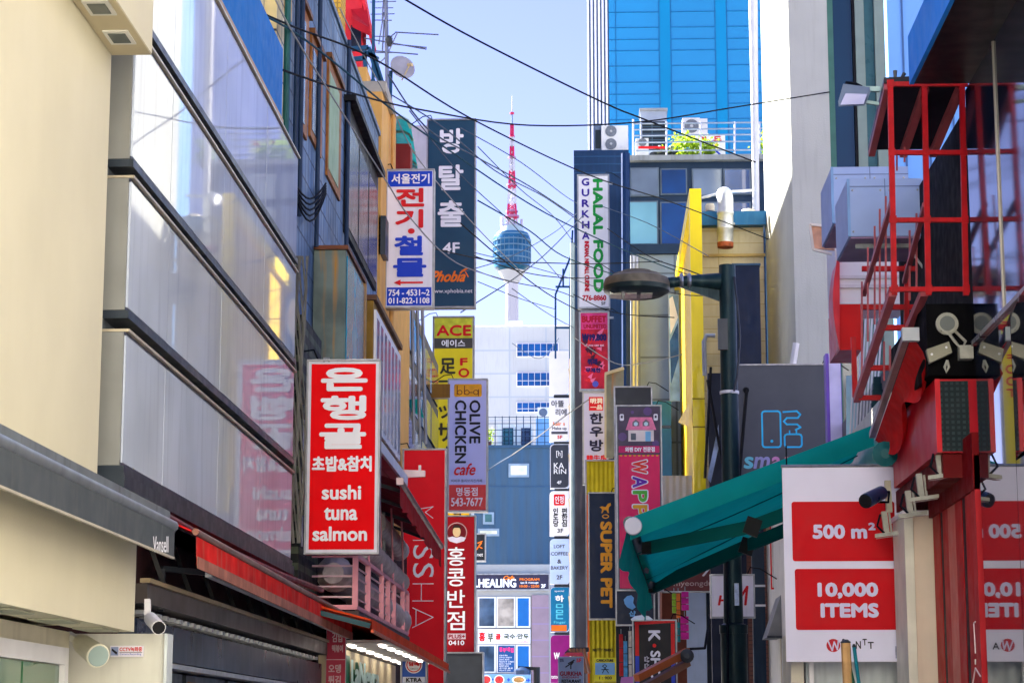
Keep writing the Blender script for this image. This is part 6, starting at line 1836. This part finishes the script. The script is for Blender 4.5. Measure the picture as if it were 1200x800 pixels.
# siren and boxes
t = thing('alarm_sounder', 'round cream alarm sounder on a looped bracket above the red box sign', 'alarm', at(1110, 378, 19.15))
c = at(1110, 379, 19.1)
MB().lathe(c, [(.085, .08), (.1, .03), (.1, 0), (.085, -.01), (.08, .0), (.05, -.008), (.02, -.012), (.0, -.012)], (0, 1, 0), 24).build('sounder', fl_w, t, True)
for r_ in (.05, .068):
    MB().lathe(c, [(r_, -.012), (r_ - .008, -.014), (r_ - .012, -.010)], (0, 1, 0), 20).build('slot_ring', M('grey slot', (110, 116, 112), 0.5), t)
MB().tube([c + V((.0, -.0, -.07)), c + V((.06, .0, -.16)), c + V((.12, .0, -.24)), c + V((.16, .02, -.16)), c + V((.06, .03, -.05))], .014, 6).build('bracket', fl_w, t)
MB().box(c.x + .1, c.x + .22, 19.08, 19.2, c.z - .32, c.z - .2).build('base', fl_w, t)
t = thing('alarm_box', 'flat olive grey control box beside the round alarm sounder', 'control box', at(1100, 406, 19.1))
MB().slab([at(1086, 409, 19.1), at(1112, 400, 19.1), at(1116, 413, 19.1), at(1090, 425, 19.1)], (0, .08, 0)).build('casing', M('olive grey plastic', (150, 148, 128), 0.5), t)
for x, y in ((1092, 415), (1109, 407)):
    MB().lathe(at(x, y, 19.098), [(.012, 0), (.008, .004)], (0, -1, 0), 8).build('screw', white_paint, t)
MB().tube([at(1110, 422, 19.1), at(1112, 430, 19.1), at(1109, 436, 19.1), at(1107, 430, 19.1), at(1110, 422, 19.1)], .012, 6).build('pull_ring', fl_w, t)

# red stair cage
t = thing('stair_cage', 'red steel stair cage with thin bars and a dark sloping roof', 'stair', at(1090, 345, 19.3))
rs_ = M('stair red', (186, 10, 24), 0.5, 0.0, var=0.2, scale=6, spec=.2, streak=0.4, streak_col=(110, 14, 18))
rp_ = M('stair rose', (170, 84, 92), 0.45, 0.1, var=0.12)
YS1 = 19.35
mb = MB()
for x in (1046, 1086, 1130):
    MB().bar(at(x - 3, 97, YS1), at(x + 2, 346, YS1), .05).build('post', rs_, t)
for x in (1046, 1086, 1130):
    for y in (99, 179, 258, 339):
        c = at(x - 3 + 5 * (y - 97) / 249, y, YS1)
        MB().box(c.x - .032, c.x + .032, YS1 - .034, YS1 - .027, c.z - .035, c.z + .035).build('joint_plate', rs_, t)
for y in (99, 179, 258, 339):
    MB().bar(at(1042, y, YS1), at(1134, y, YS1), .042).build('crossbar', rs_, t)
RO = [at(1036, 97, YS1), at(1134, 93, YS1), V((3.36, 20.6, at(1036, 97, YS1).z - .3)), V((at(1036, 97, YS1).x, 20.6, at(1036, 97, YS1).z - .3))]
MB().slab(RO, (0, 0, .05)).build('roof', M('dark sheet roof', (34, 36, 46), 0.4, 0.2, var=0.15), t)
a, b = RO[0], RO[3]
MB().bar(a + V((.03, 0, -.04)), b + V((.03, 0, -.04)), .06).build('roof_beam', rp_, t)
MB().bar(RO[0].lerp(RO[1], .5) + V((0, .05, -.05)), RO[3].lerp(RO[2], .5) + V((0, 0, -.05)), .07).build('roof_beam', rp_, t)
MB().bar(RO[0].lerp(RO[1], .93) + V((0, .05, -.05)), RO[3].lerp(RO[2], .93) + V((0, 0, -.05)), .07).build('roof_beam', rp_, t)
MB().bar(at(1046, 343, YS1), at(1004, 468, 21.9), .07).build('stringer', rp_, t)
MB().bar(at(1083, 343, YS1), at(1062, 392, 20.2), .07).build('stringer', rp_, t)
MB().bar(at(1046, 235, YS1), at(1012, 345, 21.9), .045).build('handrail', rp_, t)
MB().bar(at(1084, 240, YS1), at(1060, 330, 21.0), .045).build('handrail', rp_, t)
for (p, q, Ya) in (((1034, 384), (1066, 384), 20.1), ((1020, 431), (1044, 431), 21.0), ((1006, 466), (1032, 466), 21.8)):
    MB().bar(at(*p, Ya), at(*q, Ya), .05).build('tread', rs_, t)
for x, y0, y1, Ya in ((1017, 290, 400, 21.5), (1025, 265, 380, 21.0), (1031, 245, 372, 20.7), (1038, 230, 362, 20.2), (1051, 130, 200, 20.8), (1060, 120, 190, 20.4), (1066, 270, 352, 20.6), (1074, 250, 340, 20.3), (1010, 330, 440, 21.8), (1036, 400, 446, 20.9), (1043, 405, 440, 20.8)):
    MB().bar(at(x, y0, Ya), at(x, y1, Ya), .018).build('bar', rp_, t)
for y, Ya in ((315, 21.8), (360, 21.9)):
    MB().bar(at(1010, y, Ya), at(1075, y, Ya), .05).build('rear_rail', rs_, t)
MB().bar(at(1000, 395, 21.9), at(1002, 465, 21.9), .05).build('rear_post', rs_, t)
MB().bar(at(1063, 310, 21.9), at(1062, 390, 21.9), .05).build('rear_post', rs_, t)
t = thing('roof_camera', 'pair of tiny camera stalks on the roof edge of the red stair cage', 'camera', at(1053, 93, 19.4))
for p, q in (((1049, 94), (1049, 83)), ((1055, 94), (1060, 86))):
    MB().tube([at(*p, 19.4), at(*q, 19.4)], [.012, .02], 6).build('stalk', dark_metal, t)
t = thing('floodlight', 'flat grey floodlight reaching left from the roof of the red stair cage', 'floodlight', at(1000, 112, 19.6))
MB().slab([at(989, 104, 19.5), at(1020, 108, 19.5), at(1014, 124, 19.3), at(983, 125, 19.3)], (0, .04, .06)).build('housing', M('floodlight grey', (140, 154, 160), 0.4, 0.3), t)
MB().slab([at(991, 110, 19.28), at(1016, 111, 19.28), at(1012, 122, 19.18), at(985, 123, 19.18)], (0, .015, .01)).build('glass', M('floodlight lilac glass', (206, 206, 226), 0.2, var=.06), t)
MB().bar(at(988, 104, 19.6), at(1031, 105, 19.6), .045).bar(at(1010, 119, 19.6), at(1030, 122, 19.6), .03).build('arm', M('pale arm', (150, 178, 176), 0.4, 0.3), t)
MB().tube([at(990, 104, 19.6), at(992, 97, 19.6), at(1002, 98, 19.6), at(1010, 102, 19.6)], .015, 6).build('cable', black_rubber, t)
# boxes and light box behind
lbm = M('blue grey unit sheet', (150, 172, 214), 0.45, var=0.06, scale=2)
for (x0, y0, x1, y1), Y, lab in (((995, 209, 1080, 277), 22.4, 'nearer blue grey casing behind the red stair cage'), ((976, 195, 1064, 262), 24.0, 'farther blue grey casing, left and above the nearer one')):
    t = thing('equipment_casing', lab, 'casing', at((x0 + x1) / 2, y1, Y), 'blue grey casings behind the stair cage')
    a, b = at(x0, y1, Y), at(x1, y0, Y)
    box('casing', lbm, t, a.x, b.x, Y, Y + 1.2, a.z, b.z)
    box('underside', M('mauve underside', (150, 120, 160), 0.5), t, a.x + .02, b.x - .02, Y + .02, Y + 1.18, a.z - .02, a.z - .002)
    box('rim', M('pale blue rim', (120, 160, 206), 0.4), t, a.x - .01, a.x + .02, Y - .008, Y - .001, a.z, b.z)
    w_, h_ = b.x - a.x, b.z - a.z
    MB().box(a.x + w_ * .5 - .004, a.x + w_ * .5 + .004, Y - .004, Y - .001, a.z, b.z).box(a.x, b.x, Y - .005, Y - .0012, a.z + h_ * .86, a.z + h_ * .86 + .008).build('sheet_seam', M('unit seam', (96, 112, 150), 0.5), t)
    for q in (.06, .44, .56, .94):
        for r_ in (.08, .8):
            MB().lathe((a.x + w_ * q, Y - .001, a.z + h_ * r_), [(.012, 0), (.01, .008)], (0, -1, 0), 8).build('bolt', steel, t)
    MB().bar((a.x + .1, Y + .3, a.z - .04), (3.5, Y + .3, a.z - .04), .05).build('bracket', steel, t)
    MB().tube([(b.x - .1, Y - .01, a.z), (b.x - .12, Y - .03, a.z - .2), (b.x + .05, Y, a.z - .45)], .014, 6).build('drain_hose', M('pale hose', (170, 170, 170), 0.6), t)
t = thing('light_box_sign', 'white light box sign with a red foot and a curved red edge', 'sign box', at(1010, 410, 27))
a, b = at(982, 410, 27), at(1062, 262, 27)
zm = at(1010, 356, 27).z
box('white_part', M('light box white', (232, 226, 224), 0.4, var=0.03), t, a.x, b.x, 27, 28, zm, b.z)
box('red_part', M('light box red', (214, 14, 18), 0.35, var=0.05), t, a.x, at(1009, 380, 27).x, 27, 28, a.z, zm - .004)
for y in (325, 336):
    z = at(1010, y, 27).z
    box('ledge', M('light box rib', (214, 206, 204), 0.4), t, a.x, b.x, 26.96, 26.998, z - .02, z + .02)
pts = [at(984 - 8 * math.sin(math.pi * k / 10), 290 + 120 * k / 10, 26.9) for k in range(11)]
MB().slab(pts + [at(984, 408, 26.9), at(984, 292, 26.9)], (0, .5, 0)).build('curved_edge', M('pale red edge', (230, 60, 66), 0.35), t)
t = thing('flap_sign', 'small tilted cream panel with a painted orange glow jutting left of the stair cage', 'sign', at(963, 290, 26))
MB().slab([at(949, 263, 26), at(975, 266, 26), at(977, 293, 26), at(953, 291, 26)], (.02, .05, 0)).build('panel', M('painted orange glow', (214, 160, 130), 0.4, var=0.25, scale=6), t)  # the lit sign's orange glow is put into the face colour
MB().bar(at(949, 263, 25.98), at(953, 292, 25.98), .03).bar(at(949, 263, 25.98), at(976, 266, 25.98), .03).bar(at(953, 292, 25.98), at(975, 298, 25.98), .03).build('rim', M('cream rim', (226, 216, 204), 0.5), t)
t = thing('violet_strip_sign', 'narrow white and violet upright sign beside the smart shop sign', 'sign', at(978, 520, 34))
a, b = at(970, 520, 34), at(985, 414, 34)
box('casing', M('violet casing', (120, 84, 190), 0.4), t, a.x, b.x, 34, 34.3, a.z, b.z)
box('face', M('pale violet face', (214, 208, 240), 0.4), t, a.x + .05, b.x - .01, 33.985, 33.999, a.z, b.z)
t = thing('louvred_screen', 'sunlit white louvred screen behind the lower flight of the red stair', 'screen', at(1010, 510, 30))
for k in range(9):
    p = at(996 + k * 3.6, 512, 30); q = at(1003 + k * 3.9, 365, 30)
    MB().bar(p, q, .022).build('louvre', white_paint, t)
MB().slab([at(992, 440, 30.1), at(1004, 440, 30.1), at(1004, 515, 30.1), at(992, 515, 30.1)], (0, .05, 0)).build('pale_panel', M('pale cyan panel', (176, 216, 226), 0.4), t)
t = thing('teal_steps', 'dark teal stepped metal roof behind the red stair', 'roof', at(1012, 480, 29))
for k in range(8):
    MB().box(at(1000 + k * 2, 0, 29).x, at(1040, 0, 29).x, 28.6 + k * .1, 28.7 + k * .1, at(1010, 508 - k * 9, 29).z, at(1010, 500 - k * 9, 29).z).build('step', M('teal step', (14, 66, 74), 0.5), t)

# ================================================================= OVERHEAD CABLES
def cable(pts, r_, mat, lab, name='overhead_cable'):
    q = [at(x, y, Y) for x, y, Y in pts]
    out = []
    for i in range(len(q) - 1):                # smooth curve through the points
        p0, p1, p2, p3 = q[max(i - 1, 0)], q[i], q[i + 1], q[min(i + 2, len(q) - 1)]
        for k in range(6):
            s_ = k / 6
            out.append(.5 * ((2 * p1) + (p2 - p0) * s_ + (2 * p0 - 5 * p1 + 4 * p2 - p3) * s_ ** 2 + (3 * p1 - p0 - 3 * p2 + p3) * s_ ** 3))
    out.append(q[-1])
    o = MB().tube(out, r_, 6).build(name, mat, None, True)
    return props(o, lab, 'cable', 'cables over the street')
bk_ = black_rubber
gw = M('grey cable sheath', (78, 92, 110), 0.8, var=.2, spec=.1)
cable([(455, -12, 26), (540, 37, 28), (640, 88, 30), (715, 124, 32), (750, 138, 33), (812, 162, 35), (885, 190, 39)], .0135, bk_, 'thickest black cable, sagging from the top centre down to the rooftop railing')
cable([(150, -8, 15), (230, 42, 18), (300, 71, 20), (415, 110, 25), (500, 130, 29), (620, 147, 34), (750, 143, 38), (860, 126, 41), (972, 108, 44)], .0135, bk_, 'long black cable swooping from the top left to the white building')
cable([(290, 8, 20), (345, 32, 22), (440, 70, 26), (550, 138, 31), (690, 205, 38), (790, 238, 44), (900, 280, 50)], .0125, bk_, 'black cable crossing in front of the slate blue sign top and tower mast')
cable([(292, 10, 20), (345, 38, 22), (400, 80, 25), (455, 125, 28), (520, 172, 31), (640, 250, 38), (760, 305, 45), (860, 340, 50)], .0125, M('sea green cable', (28, 72, 88), 0.8, spec=.1), 'dark green cable dropping behind the hardware sign to the street lamp')
cable([(318, -10, 20), (345, 42, 21), (400, 130, 24), (448, 205, 27), (483, 258, 29.5), (535, 308, 33), (600, 330, 37)], .0095, white_cable, 'white cable running steeply down across the blue grey tiles and the hardware sign')
cable([(398, 10, 27), (430, 72, 29), (455, 118, 30), (480, 170, 32), (505, 205, 33.5), (560, 268, 37), (610, 318, 41)], .009, white_cable, 'thin white cable passing the ribbed teal canopy')
cable([(455, 88, 34), (500, 150, 36), (560, 185, 40), (620, 218, 44), (672, 252, 50)], .014, gw, 'thin grey cable from the satellite dish towards the halal sign')
cable([(460, 112, 34), (520, 150, 36), (580, 200, 40), (640, 232, 45), (690, 268, 52)], .012, gw, 'thin grey cable just below the one from the satellite dish')
cable([(506, 291, 36), (580, 306, 42), (640, 308, 48), (700, 309, 54), (780, 306, 58)], .013, bk_, 'nearly level cable behind the lamp head at lookout height')
cable([(540, 262, 38), (590, 305, 44), (640, 343, 50), (680, 365, 56)], .013, bk_, 'dark cable slanting down across the tower shaft')
cable([(556, 300, 40), (610, 318, 45), (655, 325, 50), (700, 326, 55)], .012, bk_, 'short dark cable low across the tower shaft')
cable([(540, 310, 38), (590, 328, 44), (650, 340, 50), (672, 348, 54)], .011, bk_, 'dark cable from the slate blue sign to the blue cage balcony')
cable([(540, 366, 44), (600, 328, 50), (640, 297, 54), (684, 252, 59)], .014, gw, 'grey cable rising to the right across the tower shaft')
cable([(560, 235, 38), (620, 270, 44), (660, 300, 50), (720, 322, 56)], .014, M('sea green cable', (28, 72, 88), 0.8, spec=.1), 'green cable in front of the tower lookout')
cable([(600, 533, 60), (630, 512, 58), (660, 489, 56), (690, 468, 54)], .016, M('pale brown cable', (106, 106, 108), 0.7, spec=.1), 'thick pale cable rising over the corrugated building roof')
cable([(560, 560, 62), (580, 545, 62), (600, 533, 60)], .02, M('blue black cable', (40, 60, 86), 0.6), 'dark continuation of the thick pale cable against the corrugated wall')
cable([(600, 338, 50), (640, 366, 54), (672, 384, 58)], .01, gw, 'faint grey cable under the lookout ending at the cage balcony')
cable([(672, 345, 52), (720, 366, 50), (790, 372, 47)], .012, bk_, 'sagging dark cable below the lamp head')
cable([(672, 395, 52), (720, 425, 50), (755, 425, 48), (800, 415, 46)], .01, white_cable, 'pale sagging cable over the charcoal sign back')
cable([(712, 268, 52), (760, 300, 46), (810, 318, 38), (845, 332, 33.1)], .012, bk_, 'dark cable ending at the street lamp pole')
cable([(560, 172, 40), (610, 222, 46), (650, 255, 52), (676, 290, 58)], .01, gw, 'thin grey cable crossing the red lattice of the mast')
cable([(556, 296, 41), (620, 312, 47), (680, 330, 54), (740, 352, 58)], .01, gw, 'thin cable sloping gently right of the tower lookout to the corner column')
cable([(540, 150, 36), (610, 190, 42), (660, 228, 50), (676, 238, 56)], .01, gw, 'thin cable crossing the upper mast towards the navy building')
cable([(545, 318, 40), (600, 300, 46), (650, 272, 54), (676, 250, 60)], .009, gw, 'faint cable rising right below the lookout')
cable([(560, 330, 44), (610, 350, 48), (650, 362, 56)], .009, bk_, 'short thin cable low down across the tower shaft')
cable([(480, 130, 33), (540, 205, 40), (600, 262, 46), (660, 330, 56)], .01, gw, 'thin cable falling steeply past the slate blue sign to the cage balcony')
cable([(700, 240, 55), (760, 262, 50), (830, 300, 42)], .01, gw, 'thin cable sagging across the dark blue framed windows')
cable([(690, 300, 56), (740, 330, 50), (800, 345, 44), (846, 345, 33.2)], .01, bk_, 'thin dark cable behind the lamp arm')
cable([(338, 470, 22), (352, 450, 23), (372, 430, 24.5)], .012, bk_, 'short dark cable stub above the red sushi sign')
cable([(600, 402, 90), (632, 420, 90), (655, 396, 90)], .015, gw, 'faint grey cable against the white block windows')
